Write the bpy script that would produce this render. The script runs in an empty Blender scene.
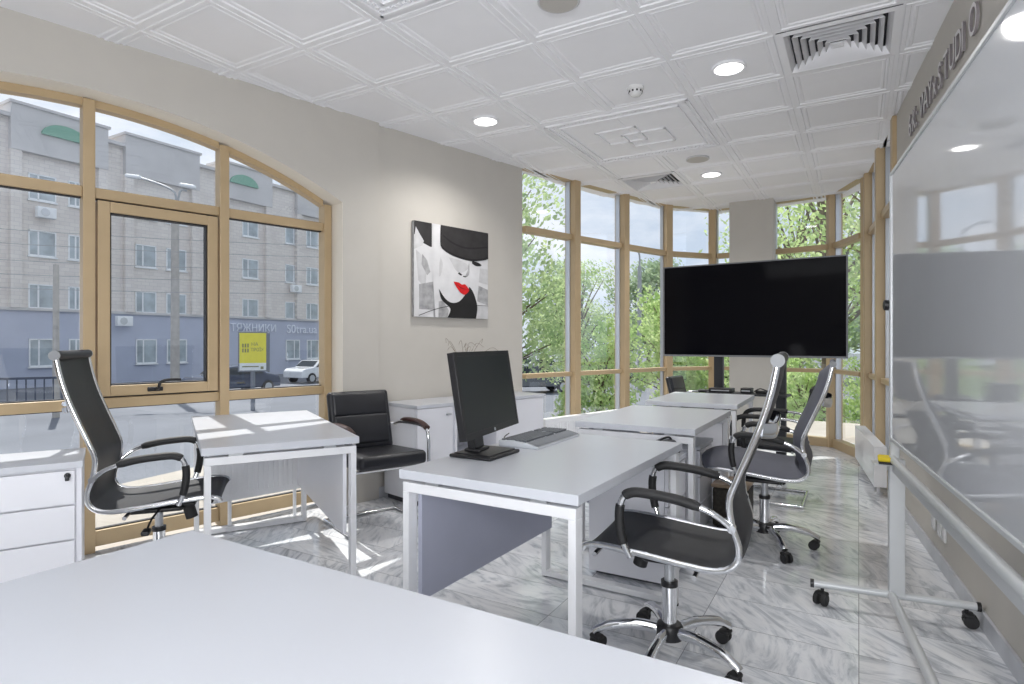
import bpy, math, random
from mathutils import Vector, Matrix
random.seed(7)
PI = math.pi
SC = bpy.context.scene
COL = SC.collection
sin, cos, atan2, hypot = math.sin, math.cos, math.atan2, math.hypot

# ------------------------------------------------------------------ materials
def new_mat(name):
    m = bpy.data.materials.new(name); m.use_nodes = True
    nt = m.node_tree
    return m, nt, nt.nodes['Principled BSDF']

def setin(b, **kw):
    for k, v in kw.items():
        k = k.replace('_', ' ')
        if k in b.inputs: b.inputs[k].default_value = v

def mat(name, rgb, rough=.5, metal=0., var=.04, scale=6., spec=.5, coat=0., bump=0., bscale=200.):
    m, nt, b = new_mat(name)
    n = nt.nodes; l = nt.links
    tc = n.new('ShaderNodeTexCoord'); no = n.new('ShaderNodeTexNoise')
    no.inputs['Scale'].default_value = scale; no.inputs['Detail'].default_value = 3
    l.new(tc.outputs['Object'], no.inputs['Vector'])
    cr = n.new('ShaderNodeValToRGB')
    cr.color_ramp.elements[0].position = .3; cr.color_ramp.elements[1].position = .7
    cr.color_ramp.elements[0].color = (*[c*(1-var) for c in rgb], 1)
    cr.color_ramp.elements[1].color = (*[min(1, c*(1+var)) for c in rgb], 1)
    l.new(no.outputs['Fac'], cr.inputs['Fac']); l.new(cr.outputs['Color'], b.inputs['Base Color'])
    setin(b, Roughness=rough, Metallic=metal, Specular_IOR_Level=spec, Coat_Weight=coat)
    if bump > 0:
        n2 = n.new('ShaderNodeTexNoise'); n2.inputs['Scale'].default_value = bscale
        l.new(tc.outputs['Object'], n2.inputs['Vector'])
        bp = n.new('ShaderNodeBump'); bp.inputs['Strength'].default_value = bump; bp.inputs['Distance'].default_value = .002
        l.new(n2.outputs['Fac'], bp.inputs['Height']); l.new(bp.outputs['Normal'], b.inputs['Normal'])
    return m

def emat(name, rgb, strength):
    m, nt, b = new_mat(name)
    b.inputs['Base Color'].default_value = (*rgb, 1)
    b.inputs['Emission Color'].default_value = (*rgb, 1); b.inputs['Emission Strength'].default_value = strength
    return m

def s2l(r, g, b):
    f = lambda c: ((c/255+.055)/1.055)**2.4 if c > 10 else c/255/12.92
    return (f(r), f(g), f(b))

M = {}
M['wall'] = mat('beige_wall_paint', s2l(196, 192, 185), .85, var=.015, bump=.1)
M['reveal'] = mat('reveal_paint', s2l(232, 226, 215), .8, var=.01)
M['ceil'] = mat('ceiling_tile_white', s2l(240, 240, 243), .75, var=.01, bump=.06, bscale=400)
M['frame'] = mat('tan_metal_frame', s2l(188, 165, 130), .42, .1, var=.03)
M['gasket'] = mat('black_gasket', (.02, .02, .022), .6)
M['white_lam'] = mat('white_laminate', s2l(198, 201, 208), .3, var=.012, scale=3, spec=.5)
M['white_lam2'] = mat('white_laminate_body', s2l(226, 227, 233), .4, var=.01)
M['lilac'] = mat('lilac_grey_panel', s2l(168, 171, 188), .5, var=.02)
M['white_met'] = mat('white_powder_metal', s2l(226, 227, 230), .35, var=.01)
M['gap'] = mat('dark_gap', (.05, .05, .06), .7)
M['chrome'] = mat('polished_chrome', (.82, .83, .85), .1, 1., var=.02)
M['alu'] = mat('satin_aluminium', s2l(196, 199, 203), .35, .75, var=.03)
M['alu_paint'] = mat('silver_painted_metal', s2l(205, 208, 210), .35, .2, var=.02)
M['black_pl'] = mat('black_plastic', (.012, .012, .014), .38, var=.1)
M['black_rub'] = mat('black_rubber', (.015, .015, .016), .6, var=.1)
M['cap'] = mat('matt_grey_cap', s2l(150, 152, 155), .6)
M['skirt'] = mat('grey_marble_skirting', s2l(190, 192, 198), .3, var=.12, scale=5)
M['leather'] = mat('black_leather', (.014, .015, .02), .38, var=.15, scale=12, bump=.3, bscale=260)
M['mesh_blk'] = mat('black_ribbed_sling', (.019, .020, .025), .5, spec=.35, var=.12, scale=30, bump=.25, bscale=500)
M['mesh_gry'] = mat('charcoal_upholstery', s2l(84, 86, 97), .6, var=.06, bump=.3, bscale=500)
M['wood_dark'] = mat('dark_stained_wood', s2l(62, 38, 34), .3, var=.25, scale=20)
M['rad'] = mat('radiator_enamel', s2l(232, 233, 236), .3, var=.01)
M['screen'] = mat('monitor_screen', s2l(34, 38, 40), .28, var=.03, spec=.35)
M['tvb'] = mat('tv_bezel_grey', s2l(120, 122, 126), .5)
M['tvscreen'] = mat('tv_glass', (.004, .004, .006), .07, var=.05, spec=.12)
M['darkmet'] = mat('dark_graphite_metal', (.03, .032, .036), .4, .3)
M['kb'] = mat('keyboard_grey', s2l(120, 124, 130), .5, var=.05)
M['kb_l'] = mat('keyboard_silver', s2l(188, 192, 197), .4, var=.03)
M['kb_k'] = mat('keycap_dark', s2l(98, 102, 108), .55, var=.1, scale=60)
M['yellow'] = mat('yellow_felt', s2l(225, 200, 40), .7, var=.05)
M['wb'] = mat('whiteboard_enamel', s2l(208, 211, 215), .05, var=.01, coat=.5, spec=.5, bump=.04, bscale=9)
M['sign_l'] = mat('sign_letter_silver', s2l(222, 220, 220), .5)
M['sign_d'] = mat('sign_letter_side', s2l(134, 128, 130), .6)
M['wicker'] = mat('dark_wicker', (.03, .025, .02), .7, var=.6, scale=50, bump=1., bscale=90)
M['woodlt'] = mat('pale_wood', s2l(150, 130, 110), .5, var=.15, scale=20)
M['speaker'] = mat('speaker_grille', s2l(190, 186, 180), .8, var=.08, scale=300)
M['diff'] = mat('diffuser_white', s2l(200, 200, 202), .5)
M['twig'] = mat('dry_twig', s2l(120, 105, 90), .8, var=.2)
M['ceramic'] = mat('white_ceramic', s2l(225, 225, 225), .2)
M['lamp_e'] = emat('downlight_glow', (1, .98, .95), 6.)
# painting
M['p_white'] = mat('print_white', s2l(214, 214, 216), .6, var=.07, scale=9)
M['p_light'] = mat('print_light', s2l(198, 198, 200), .6, var=.10, scale=14)
M['p_grey'] = mat('print_grey', s2l(164, 164, 166), .6, var=.25, scale=18)
M['p_dark'] = mat('print_dark', s2l(44, 42, 43), .6, var=.25, scale=12)
M['p_black'] = mat('print_black', s2l(22, 21, 22), .6, var=.2, scale=12)
M['p_red'] = mat('print_red', s2l(205, 18, 24), .5, var=.12, scale=40)
M['p_red2'] = mat('print_red_dark', s2l(120, 8, 14), .5, var=.1)
# exterior
M['asphalt'] = mat('pale_asphalt', s2l(112, 116, 124), .9, var=.08, scale=.6)
M['pave'] = mat('pale_paving', s2l(172, 165, 155), .85, var=.06, scale=2.5)
M['stone'] = None
M['blueband'] = mat('blue_grey_render', s2l(182, 188, 206), .8, var=.04, scale=.7)
M['win_w'] = mat('white_pvc', s2l(236, 238, 240), .5)
M['win_g'] = mat('house_glass', s2l(170, 180, 186), .25, var=.25, scale=1.3)
M['cornice'] = mat('grey_parapet', s2l(200, 198, 198), .8, var=.06, scale=.5)
M['green_roof'] = mat('green_metal_dome', s2l(120, 168, 148), .6, var=.04)
M['concrete'] = mat('concrete_pole', s2l(176, 172, 168), .85, var=.1, scale=5)
M['pole_g'] = mat('galvanised_pole', s2l(165, 168, 172), .5, .3)
M['lamp_w'] = mat('street_lamp_white', s2l(232, 234, 236), .4)
M['fence'] = mat('iron_railing', s2l(70, 78, 96), .6)
M['bb_y'] = mat('poster_yellow', s2l(232, 222, 76), .6, var=.03)
M['bb_w'] = mat('poster_white', s2l(228, 232, 236), .6)
M['bb_d'] = mat('poster_grey_ink', s2l(130, 130, 96), .7)
M['bb_f'] = mat('billboard_frame', s2l(120, 126, 138), .6)
M['sign_w'] = mat('shop_letters_white', s2l(232, 236, 246), .6)
M['car_b'] = mat('car_paint_blue', s2l(60, 72, 96), .25, .3, coat=1)
M['car_w'] = mat('car_paint_white', s2l(225, 228, 232), .25, coat=1)
M['car_g'] = mat('car_paint_grey', s2l(110, 114, 120), .25, .4, coat=1)
M['car_gl'] = mat('car_glass', (.03, .04, .05), .08)
M['bark'] = mat('tree_bark', s2l(112, 98, 84), .9, var=.2, scale=8)
M['wire'] = mat('cable_grey', s2l(150, 152, 156), .7)
M['fencew'] = mat('corrugated_white', s2l(214, 216, 220), .7)

def brickmat():
    m, nt, b = new_mat('pale_stone_brick'); n = nt.nodes; l = nt.links
    tc = n.new('ShaderNodeTexCoord')
    mp = n.new('ShaderNodeMapping'); mp.inputs['Rotation'].default_value = (PI/2, 0, 0)
    l.new(tc.outputs['Object'], mp.inputs['Vector'])
    br = n.new('ShaderNodeTexBrick'); l.new(mp.outputs['Vector'], br.inputs['Vector'])
    br.inputs['Scale'].default_value = 1.; br.inputs['Brick Width'].default_value = .5; br.inputs['Row Height'].default_value = .22
    br.inputs['Mortar Size'].default_value = .012
    br.inputs['Color1'].default_value = (*s2l(228, 222, 216), 1); br.inputs['Color2'].default_value = (*s2l(218, 211, 206), 1)
    br.inputs['Mortar'].default_value = (*s2l(204, 199, 197), 1)
    l.new(br.outputs['Color'], b.inputs['Base Color']); b.inputs['Roughness'].default_value = .9
    return m
M['stone'] = brickmat()

def leafmat(name, c1, c2):
    m = bpy.data.materials.new(name); m.use_nodes = True
    nt = m.node_tree; n = nt.nodes; l = nt.links; n.clear()
    out = n.new('ShaderNodeOutputMaterial'); tc = n.new('ShaderNodeTexCoord')
    no = n.new('ShaderNodeTexNoise'); no.inputs['Scale'].default_value = 1.6; no.inputs['Detail'].default_value = 6
    l.new(tc.outputs['Object'], no.inputs['Vector'])
    cr = n.new('ShaderNodeValToRGB'); cr.color_ramp.elements[0].position = .35; cr.color_ramp.elements[1].position = .68
    cr.color_ramp.elements[0].color = (*c1, 1); cr.color_ramp.elements[1].color = (*c2, 1)
    l.new(no.outputs['Fac'], cr.inputs['Fac'])
    d = n.new('ShaderNodeBsdfDiffuse'); t = n.new('ShaderNodeBsdfTranslucent'); mx = n.new('ShaderNodeMixShader')
    mx.inputs[0].default_value = .5
    l.new(cr.outputs['Color'], d.inputs['Color']); l.new(cr.outputs['Color'], t.inputs['Color'])
    l.new(d.outputs[0], mx.inputs[1]); l.new(t.outputs[0], mx.inputs[2]); l.new(mx.outputs[0], out.inputs['Surface'])
    return m
M['leaf'] = leafmat('leaf_mid_green', s2l(168, 192, 142), s2l(226, 238, 188))
M['leaf_l'] = leafmat('leaf_light_green', s2l(170, 200, 128), s2l(230, 242, 184))
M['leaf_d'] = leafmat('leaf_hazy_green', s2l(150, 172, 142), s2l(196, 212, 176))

def glassmat(name, tint=(1, 1, 1), refl=1.):
    m = bpy.data.materials.new(name); m.use_nodes = True
    nt = m.node_tree; n = nt.nodes; l = nt.links; n.clear()
    out = n.new('ShaderNodeOutputMaterial')
    # Schlick reflectance that is the same from both sides of the pane
    ge = n.new('ShaderNodeNewGeometry'); dp = n.new('ShaderNodeVectorMath'); dp.operation = 'DOT_PRODUCT'
    l.new(ge.outputs['Normal'], dp.inputs[0]); l.new(ge.outputs['Incoming'], dp.inputs[1])
    def mth(op, a, b=None):
        q = n.new('ShaderNodeMath'); q.operation = op; q.use_clamp = op == 'MULTIPLY_ADD'
        for i, v in enumerate((a, b)):
            if v is None: continue
            if isinstance(v, (int, float)): q.inputs[i].default_value = v
            else: l.new(v, q.inputs[i])
        return q
    pw = mth('POWER', mth('SUBTRACT', 1., mth('ABSOLUTE', dp.outputs['Value']).outputs[0]).outputs[0], 5.)
    mu = mth('MULTIPLY_ADD', pw.outputs[0], .92*refl); mu.inputs[2].default_value = .085*refl
    tr = n.new('ShaderNodeBsdfTransparent'); tr.inputs['Color'].default_value = (*tint, 1)
    gl = n.new('ShaderNodeBsdfGlossy'); gl.inputs['Roughness'].default_value = .01; gl.inputs['Color'].default_value = (.95, .97, 1, 1)
    mx = n.new('ShaderNodeMixShader')
    l.new(mu.outputs[0], mx.inputs[0])
    l.new(tr.outputs[0], mx.inputs[1]); l.new(gl.outputs[0], mx.inputs[2]); l.new(mx.outputs[0], out.inputs['Surface'])
    return m
M['glass'] = glassmat('window_glass', (.95, .97, .98), 1.3)

def floormat():
    m, nt, b = new_mat('grey_marble_tiles'); n = nt.nodes; l = nt.links
    tc = n.new('ShaderNodeTexCoord')
    mp = n.new('ShaderNodeMapping'); mp.inputs['Rotation'].default_value = (0, 0, math.radians(30))
    l.new(tc.outputs['Object'], mp.inputs['Vector'])
    sc = n.new('ShaderNodeVectorMath'); sc.operation = 'DIVIDE'; sc.inputs[1].default_value = (.6, .3, 1.)
    l.new(mp.outputs[0], sc.inputs[0])
    fl = n.new('ShaderNodeVectorMath'); fl.operation = 'FLOOR'; l.new(sc.outputs[0], fl.inputs[0])
    wn = n.new('ShaderNodeTexWhiteNoise'); wn.noise_dimensions = '3D'; l.new(fl.outputs[0], wn.inputs['Vector'])
    # each tile: its own vein offset and a slightly turned vein direction
    rot = n.new('ShaderNodeVectorRotate'); rot.rotation_type = 'Z_AXIS'
    ma = n.new('ShaderNodeMath'); ma.operation = 'MULTIPLY_ADD'; ma.inputs[1].default_value = 1.5; ma.inputs[2].default_value = .0
    l.new(wn.outputs['Value'], ma.inputs[0]); l.new(mp.outputs[0], rot.inputs['Vector']); l.new(ma.outputs[0], rot.inputs['Angle'])
    of = n.new('ShaderNodeVectorMath'); of.operation = 'MULTIPLY_ADD'
    of.inputs[1].default_value = (7, 7, 7)
    l.new(wn.outputs['Color'], of.inputs[0]); l.new(rot.outputs[0], of.inputs[2])
    st = n.new('ShaderNodeVectorMath'); st.operation = 'MULTIPLY'; st.inputs[1].default_value = (1.2, 4.6, 1)
    l.new(of.outputs[0], st.inputs[0])
    n1 = n.new('ShaderNodeTexNoise'); n1.inputs['Scale'].default_value = 2.2; n1.inputs['Detail'].default_value = 9
    n1.inputs['Roughness'].default_value = .65; n1.inputs['Distortion'].default_value = 2.2
    l.new(st.outputs[0], n1.inputs['Vector'])
    cr = n.new('ShaderNodeValToRGB'); e = cr.color_ramp.elements
    e[0].position = .28; e[0].color = (*s2l(158, 163, 172), 1)
    e[1].position = .72; e[1].color = (*s2l(246, 247, 249), 1)
    k = e.new(.43); k.color = (*s2l(206, 210, 216), 1)
    k = e.new(.52); k.color = (*s2l(232, 234, 238), 1)
    l.new(n1.outputs['Fac'], cr.inputs['Fac'])
    # whole-tile tone
    hs = n.new('ShaderNodeMix'); hs.data_type = 'RGBA'; hs.blend_type = 'MULTIPLY'; hs.inputs[0].default_value = 1
    tr = n.new('ShaderNodeMapRange'); tr.inputs['To Min'].default_value = .9; tr.inputs['To Max'].default_value = 1.04
    sp = n.new('ShaderNodeSeparateColor'); l.new(wn.outputs['Color'], sp.inputs[0]); l.new(sp.outputs[1], tr.inputs['Value'])
    cb = n.new('ShaderNodeCombineColor')
    for i in range(3): l.new(tr.outputs[0], cb.inputs[i])
    l.new(cr.outputs['Color'], hs.inputs[6]); l.new(cb.outputs[0], hs.inputs[7])
    # joints
    fr = n.new('ShaderNodeVectorMath'); fr.operation = 'FRACTION'; l.new(sc.outputs[0], fr.inputs[0])
    sx = n.new('ShaderNodeSeparateXYZ'); l.new(fr.outputs[0], sx.inputs[0])
    def lt(sock, v):
        q = n.new('ShaderNodeMath'); q.operation = 'LESS_THAN'; q.inputs[1].default_value = v; l.new(sock, q.inputs[0]); return q.outputs[0]
    mxm = n.new('ShaderNodeMath'); mxm.operation = 'MAXIMUM'
    l.new(lt(sx.outputs[0], .005), mxm.inputs[0]); l.new(lt(sx.outputs[1], .01), mxm.inputs[1])
    mj = n.new('ShaderNodeMix'); mj.data_type = 'RGBA'; mj.inputs[7].default_value = (*s2l(140, 143, 148), 1)
    l.new(mxm.outputs[0], mj.inputs[0]); l.new(hs.outputs[2], mj.inputs[6])
    l.new(mj.outputs[2], b.inputs['Base Color'])
    setin(b, Roughness=.13, Specular_IOR_Level=.6)
    return m
M['floor'] = floormat()

# ------------------------------------------------------------------ mesh builder
class MB:
    def __init__(s): s.v = []; s.f = []; s.m = []; s.sm = []
    def add(s, vs, fs, mi=0, smooth=False, mx=None):
        b = len(s.v)
        for p in vs:
            p = Vector(p)
            if mx is not None: p = mx @ p
            s.v.append(tuple(p))
        for f in fs:
            s.f.append(tuple(b+i for i in f)); s.m.append(mi); s.sm.append(smooth)
        return s
    def box(s, x0, x1, y0, y1, z0, z1, mi=0, mx=None):
        vs = [(x0, y0, z0), (x1, y0, z0), (x1, y1, z0), (x0, y1, z0), (x0, y0, z1), (x1, y0, z1), (x1, y1, z1), (x0, y1, z1)]
        return s.add(vs, [(0, 3, 2, 1), (4, 5, 6, 7), (0, 1, 5, 4), (1, 2, 6, 5), (2, 3, 7, 6), (3, 0, 4, 7)], mi, False, mx)
    def rbox(s, x0, x1, y0, y1, z0, z1, r=.02, mi=0, mx=None, seg=4):
        # box with rounded vertical edges and softened top/bottom
        prof = []
        for cx, cy, a0 in ((x1-r, y1-r, 0), (x0+r, y1-r, PI/2), (x0+r, y0+r, PI), (x1-r, y0+r, 1.5*PI)):
            for k in range(seg+1):
                a = a0+k*PI/2/seg; prof.append((cx, cy, cos(a), sin(a)))
        n = len(prof); rr = min(r, (z1-z0)/2.001); rings = []
        for k in range(seg+1):
            a = -PI/2+k*PI/2/seg; rings.append((r-rr*(1-cos(a)) if True else r, z0+rr+rr*sin(a)))
        for k in range(seg+1):
            a = k*PI/2/seg; rings.append((r-rr*(1-cos(a)), z1-rr+rr*sin(a)))
        vs = []
        for q, z in rings:
            for cx, cy, c, d in prof: vs.append((cx+c*q, cy+d*q, z))
        fs = []
        for j in range(len(rings)-1):
            for i in range(n):
                fs.append((j*n+i, j*n+(i+1) % n, (j+1)*n+(i+1) % n, (j+1)*n+i))
        fs.append(tuple(reversed(range(n)))); fs.append(tuple((len(rings)-1)*n+i for i in range(n)))
        return s.add(vs, fs, mi, True, mx)
    def tube(s, pts, r, seg=10, mi=0, mx=None, ry=None, closed=False):
        pts = [Vector(p) for p in pts]; n = len(pts)
        rs = r if isinstance(r, (list, tuple)) else [r]*n
        vs = []; up = None
        for i, p in enumerate(pts):
            a = pts[(i-1) % n] if (i > 0 or closed) else p
            c = pts[(i+1) % n] if (i < n-1 or closed) else p
            t = (c-a)
            t = t.normalized() if t.length > 1e-9 else Vector((0, 0, 1))
            if up is None:
                up = Vector((0, 0, 1)) if abs(t.z) < .9 else Vector((0, 1, 0))
            side = t.cross(up)
            if side.length < 1e-4: side = t.cross(Vector((1, 0, 0)))
            side.normalize(); up = side.cross(t).normalized()
            for k in range(seg):
                an = 2*PI*k/seg
                vs.append(p+side*cos(an)*(ry if ry else rs[i])+up*sin(an)*rs[i])
        fs = []
        for i in range(n if closed else n-1):
            j = (i+1) % n
            for k in range(seg):
                fs.append((i*seg+k, i*seg+(k+1) % seg, j*seg+(k+1) % seg, j*seg+k))
        if not closed:
            fs.append(tuple(reversed(range(seg)))); fs.append(tuple((n-1)*seg+k for k in range(seg)))
        return s.add(vs, fs, mi, True, mx)
    def cyl(s, p0, p1, r, seg=20, mi=0, mx=None, r1=None):
        return s.tube([p0, p1], [r, r if r1 is None else r1], seg, mi, mx)
    def lathe(s, prof, seg=24, mi=0, mx=None):
        vs = []; n = len(prof)
        for r, z in prof:
            for k in range(seg): vs.append((r*cos(2*PI*k/seg), r*sin(2*PI*k/seg), z))
        fs = []
        for i in range(n-1):
            for k in range(seg): fs.append((i*seg+k, i*seg+(k+1) % seg, (i+1)*seg+(k+1) % seg, (i+1)*seg+k))
        fs.append(tuple(reversed(range(seg)))); fs.append(tuple((n-1)*seg+k for k in range(seg)))
        return s.add(vs, fs, mi, True, mx)
    def prism(s, poly, z0, z1, mi=0, mx=None):
        n = len(poly); vs = [(x, y, z0) for x, y in poly]+[(x, y, z1) for x, y in poly]
        fs = [tuple(reversed(range(n))), tuple(range(n, 2*n))]+[(i, (i+1) % n, n+(i+1) % n, n+i) for i in range(n)]
        return s.add(vs, fs, mi, False, mx)
    def quad(s, a, b, c, d, mi=0, mx=None): return s.add([a, b, c, d], [(0, 1, 2, 3)], mi, False, mx)
    def build(s, name, mats, parent=None, bevel=0, loc=None, rotz=None):
        me = bpy.data.meshes.new(name); me.from_pydata(s.v, [], s.f)
        if not isinstance(mats, (list, tuple)): mats = [mats]
        for m in mats: me.materials.append(M[m] if isinstance(m, str) else m)
        me.polygons.foreach_set('material_index', s.m)
        me.polygons.foreach_set('use_smooth', s.sm); me.update()
        if any(s.sm):
            try: me.set_sharp_from_angle(angle=math.radians(38))
            except Exception: pass
        o = bpy.data.objects.new(name, me); COL.objects.link(o)
        if parent: o.parent = parent
        if loc is not None: o.location = loc
        if rotz is not None: o.rotation_euler = (0, 0, rotz)
        if bevel:
            b = o.modifiers.new('soft_edges', 'BEVEL'); b.width = bevel; b.segments = 2; b.limit_method = 'ANGLE'
        return o

def empty(name, loc=(0, 0, 0), rotz=0):
    o = bpy.data.objects.new(name, None); COL.objects.link(o); o.location = loc; o.rotation_euler = (0, 0, rotz)
    o.empty_display_size = .1
    return o
def tag(o, label=None, cat=None, group=None, kind=None):
    if label: o['label'] = label
    if cat: o['category'] = cat
    if group: o['group'] = group
    if kind: o['kind'] = kind
    return o
def thing(name, label, cat, loc=(0, 0, 0), rotz=0, group=None, kind=None):
    return tag(empty(name, loc, rotz), label, cat, group, kind)
def kids(o): return [c for c in bpy.data.objects if c.parent == o]
def copy_tree(o, parent=None):
    c = o.copy(); COL.objects.link(c)
    if parent: c.parent = parent
    for ch in kids(o): copy_tree(ch, c)
    return c
def smoothpath(pts, n=4):
    pts = [Vector(p) for p in pts]; out = []
    P = [pts[0]]+pts+[pts[-1]]
    for i in range(1, len(P)-2):
        for k in range(n):
            t = k/n
            a, b, c, d = P[i-1], P[i], P[i+1], P[i+2]
            out.append(.5*((2*b)+(c-a)*t+(2*a-5*b+4*c-d)*t*t+(3*b-a-3*c+d)*t**3))
    out.append(pts[-1]); return out

def text_mesh(txt, size, extrude, name, mats, parent, mx, font_scale_x=1., align='LEFT'):
    cu = bpy.data.curves.new(name+'_outline', 'FONT'); cu.body = txt; cu.size = size; cu.extrude = extrude; cu.align_x = align
    to = bpy.data.objects.new(name+'_outline', cu); COL.objects.link(to)
    dg = bpy.context.evaluated_depsgraph_get(); dg.update()
    me = bpy.data.meshes.new_from_object(to.evaluated_get(dg))
    COL.objects.unlink(to); bpy.data.objects.remove(to)
    me.transform(Matrix.Diagonal((font_scale_x, 1, 1, 1))); me.transform(mx)
    me.materials.clear()
    for m in mats: me.materials.append(M[m])
    if len(mats) > 1:
        nrm = (mx.to_3x3() @ Vector((0, 0, 1))).normalized()
        for p in me.polygons: p.material_index = 0 if abs(p.normal.dot(nrm)) > .9 else 1
    o = bpy.data.objects.new(name, me); COL.objects.link(o)
    if parent: o.parent = parent
    return o

# ------------------------------------------------------------------ camera
CH = 1.22; CEIL = 2.92
cam_d = bpy.data.cameras.new('camera'); cam = bpy.data.objects.new('camera', cam_d); COL.objects.link(cam)
cam.location = (0, 0, CH); cam.rotation_euler = (PI/2, 0, 0)
cam_d.sensor_width = 36; cam_d.lens = 600/1024*36; cam_d.clip_start = .05; cam_d.clip_end = 400
SC.camera = cam

# frames of reference of the room
Ed = Vector((-1.255, 4.455, 0))                   # far corner of the arched opening on the left wall
WL = Vector((.695, .719, 0)).normalized()         # along the left wall, going away
NL = Vector((WL.y, -WL.x, 0))                     # its inward normal
ROT_L = atan2(-WL.y, -WL.x)                       # local x runs back toward the near end, local y into the room
Ud = Vector((.866, -.5, 0)); Vd = Vector((.5, .866, 0)); ROT_G = math.radians(-30)
RW0 = Vector((.859, 0, 0)); RWd = Vector((.45, 1, 0)).normalized(); RWn = Vector((-RWd.y, RWd.x, 0))
def rw(y): return Vector((.859+.45*y, y, 0))
A0 = Vector((.098, 5.91, 0))
NODES = [A0, Vector((.64, 6.42, 0)), Vector((1.27, 6.98, 0)), Vector((1.935, 7.55, 0)), Vector((2.62, 7.80, 0)),
         Vector((3.22, 7.44, 0)), Vector((3.76, 6.97, 0)), Vector((3.66, 6.20, 0))]
C1 = Vector((-1.037, 4.679, 0))
WINF = [Vector((3.61, 6.10, 0)), Vector((3.25, 5.31, 0)), Vector((2.905, 4.54, 0))]
BR = Vector((-.04, -2.0, 0)); BL = Vector((-5.2, .375, 0))
ROOM = [BL, Ed, C1, A0]+NODES[1:]+[rw(6.1), rw(4.52), BR]

# ------------------------------------------------------------------ floor and ceiling
def outward_polygon(pts, d):
    c = sum(pts, Vector())/len(pts)
    return [p+(p-c).normalized()*d for p in pts]
fo = MB(); pl = outward_polygon(ROOM, .45)
fo.prism([(p.x, p.y) for p in pl], -.2, 0)
tag(fo.build('floor', 'floor'), kind='structure')

# coffered ceiling on a .597 m grid
G0 = Vector((.123, 3.40, 0)); T = .597
import bmesh
ce = MB()
def gp(i, j, z): p = G0+Vd*(i*T)+Ud*(j*T); return (p.x, p.y, z)
def ring(i0, i1, j0, j1, prof):
    # prof: list of (inset, z); closed by a centre panel
    prev = None
    for ins, z in prof:
        q = ins/T
        cur = [gp(i0+q, j0+q, z), gp(i1-q, j0+q, z), gp(i1-q, j1-q, z), gp(i0+q, j1-q, z)]
        if prev:
            for k in range(4): ce.quad(prev[k], prev[(k+1) % 4], cur[(k+1) % 4], cur[k])
        prev = cur
    ce.quad(*prev)
def ridge(i0, i1, j0, j1, w, h):
    # thin raised bar hanging below the tile
    for (a, b, c, d) in ((i0, i1, j0, j0+w), (i0, i1, j1-w, j1), (i0, i0+w, j0, j1), (i1-w, i1, j0, j1)):
        p = [gp(a, c, CEIL-h), gp(b, c, CEIL-h), gp(b, d, CEIL-h), gp(a, d, CEIL-h)]
        q = [gp(a, c, CEIL+.01), gp(b, c, CEIL+.01), gp(b, d, CEIL+.01), gp(a, d, CEIL+.01)]
        ce.quad(*p)
        for k in range(4): ce.quad(p[k], p[(k+1) % 4], q[(k+1) % 4], q[k])
FANCY = [(2, -1), (-3, -1)]
fancy_cells = {(a+x, b+y) for a, b in FANCY for x in (0, 1) for y in (0, 1)}
prof = [(0, CEIL+.004), (.012, CEIL+.004), (.013, CEIL), (.034, CEIL), (.037, CEIL+.008), (.05, CEIL+.008),
        (.056, CEIL+.003), (.066, CEIL+.004), (.072, CEIL+.009), (.078, CEIL+.009)]
for i in range(-10, 9):
    for j in range(-11, 9):
        if (i, j) in ((1, 2), (5, -1)): continue      # openings of the air diffusers
        if (i, j) in fancy_cells:
            ring(i, i+1, j, j+1, [(0, CEIL+.006), (.004, CEIL+.003), (.01, CEIL+.003)])
        else: ring(i, i+1, j, j+1, prof)
for a, b in FANCY:
    for ins, w in ((.06, .03), (.2, .018)):
        ridge(a+ins, a+2-ins, b+ins, b+2-ins, w, .010)
    for k in range(34):       # dentil row between the two border ridges
        q = .1+k*.0535
        for (x, y) in ((a+.125, b+q), (a+1.875, b+q), (a+q, b+.125), (a+q, b+1.875)):
            m = .016
            ce.quad(gp(x-m, y-m, CEIL-.006), gp(x+m, y-m, CEIL-.006), gp(x+m, y+m, CEIL-.006), gp(x-m, y+m, CEIL-.006))
            c4 = [(x-m, y-m), (x+m, y-m), (x+m, y+m), (x-m, y+m)]
            for t in range(4):
                p, r = c4[t], c4[(t+1) % 4]
                ce.quad(gp(*p, CEIL-.006), gp(*r, CEIL-.006), gp(*r, CEIL+.004), gp(*p, CEIL+.004))
    ridge(a+.62, a+1.18, b+.55, b+1.12, .03, .010)
    ridge(a+.86, a+1.42, b+.84, b+1.45, .03, .010)
o = ce.build('ceiling', 'ceil')
bm = bmesh.new(); bm.from_mesh(o.data)
cl = outward_polygon(ROOM, .22)
cen = sum(ROOM, Vector())/len(ROOM)
hull = cl
for k in range(len(hull)):
    a, b = hull[k], hull[(k+1) % len(hull)]
    d = (b-a).normalized(); nn = Vector((d.y, -d.x, 0))
    if (cen-a).dot(nn) > 0: nn = -nn
    # only planes that keep every other corner inside may cut (convex hull edges)
    if any((p-a).dot(nn) > .3 for p in hull): continue
    bmesh.ops.bisect_plane(bm, geom=bm.verts[:]+bm.edges[:]+bm.faces[:], plane_co=a, plane_no=nn, clear_outer=True)
bm.to_mesh(o.data); bm.free()
tag(o, kind='structure')
sl = MB(); sl.prism([(p.x, p.y) for p in outward_polygon(ROOM, .24)], CEIL+.09, CEIL+.3)
tag(sl.build('ceiling_slab', 'ceil'), kind='structure')

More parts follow.
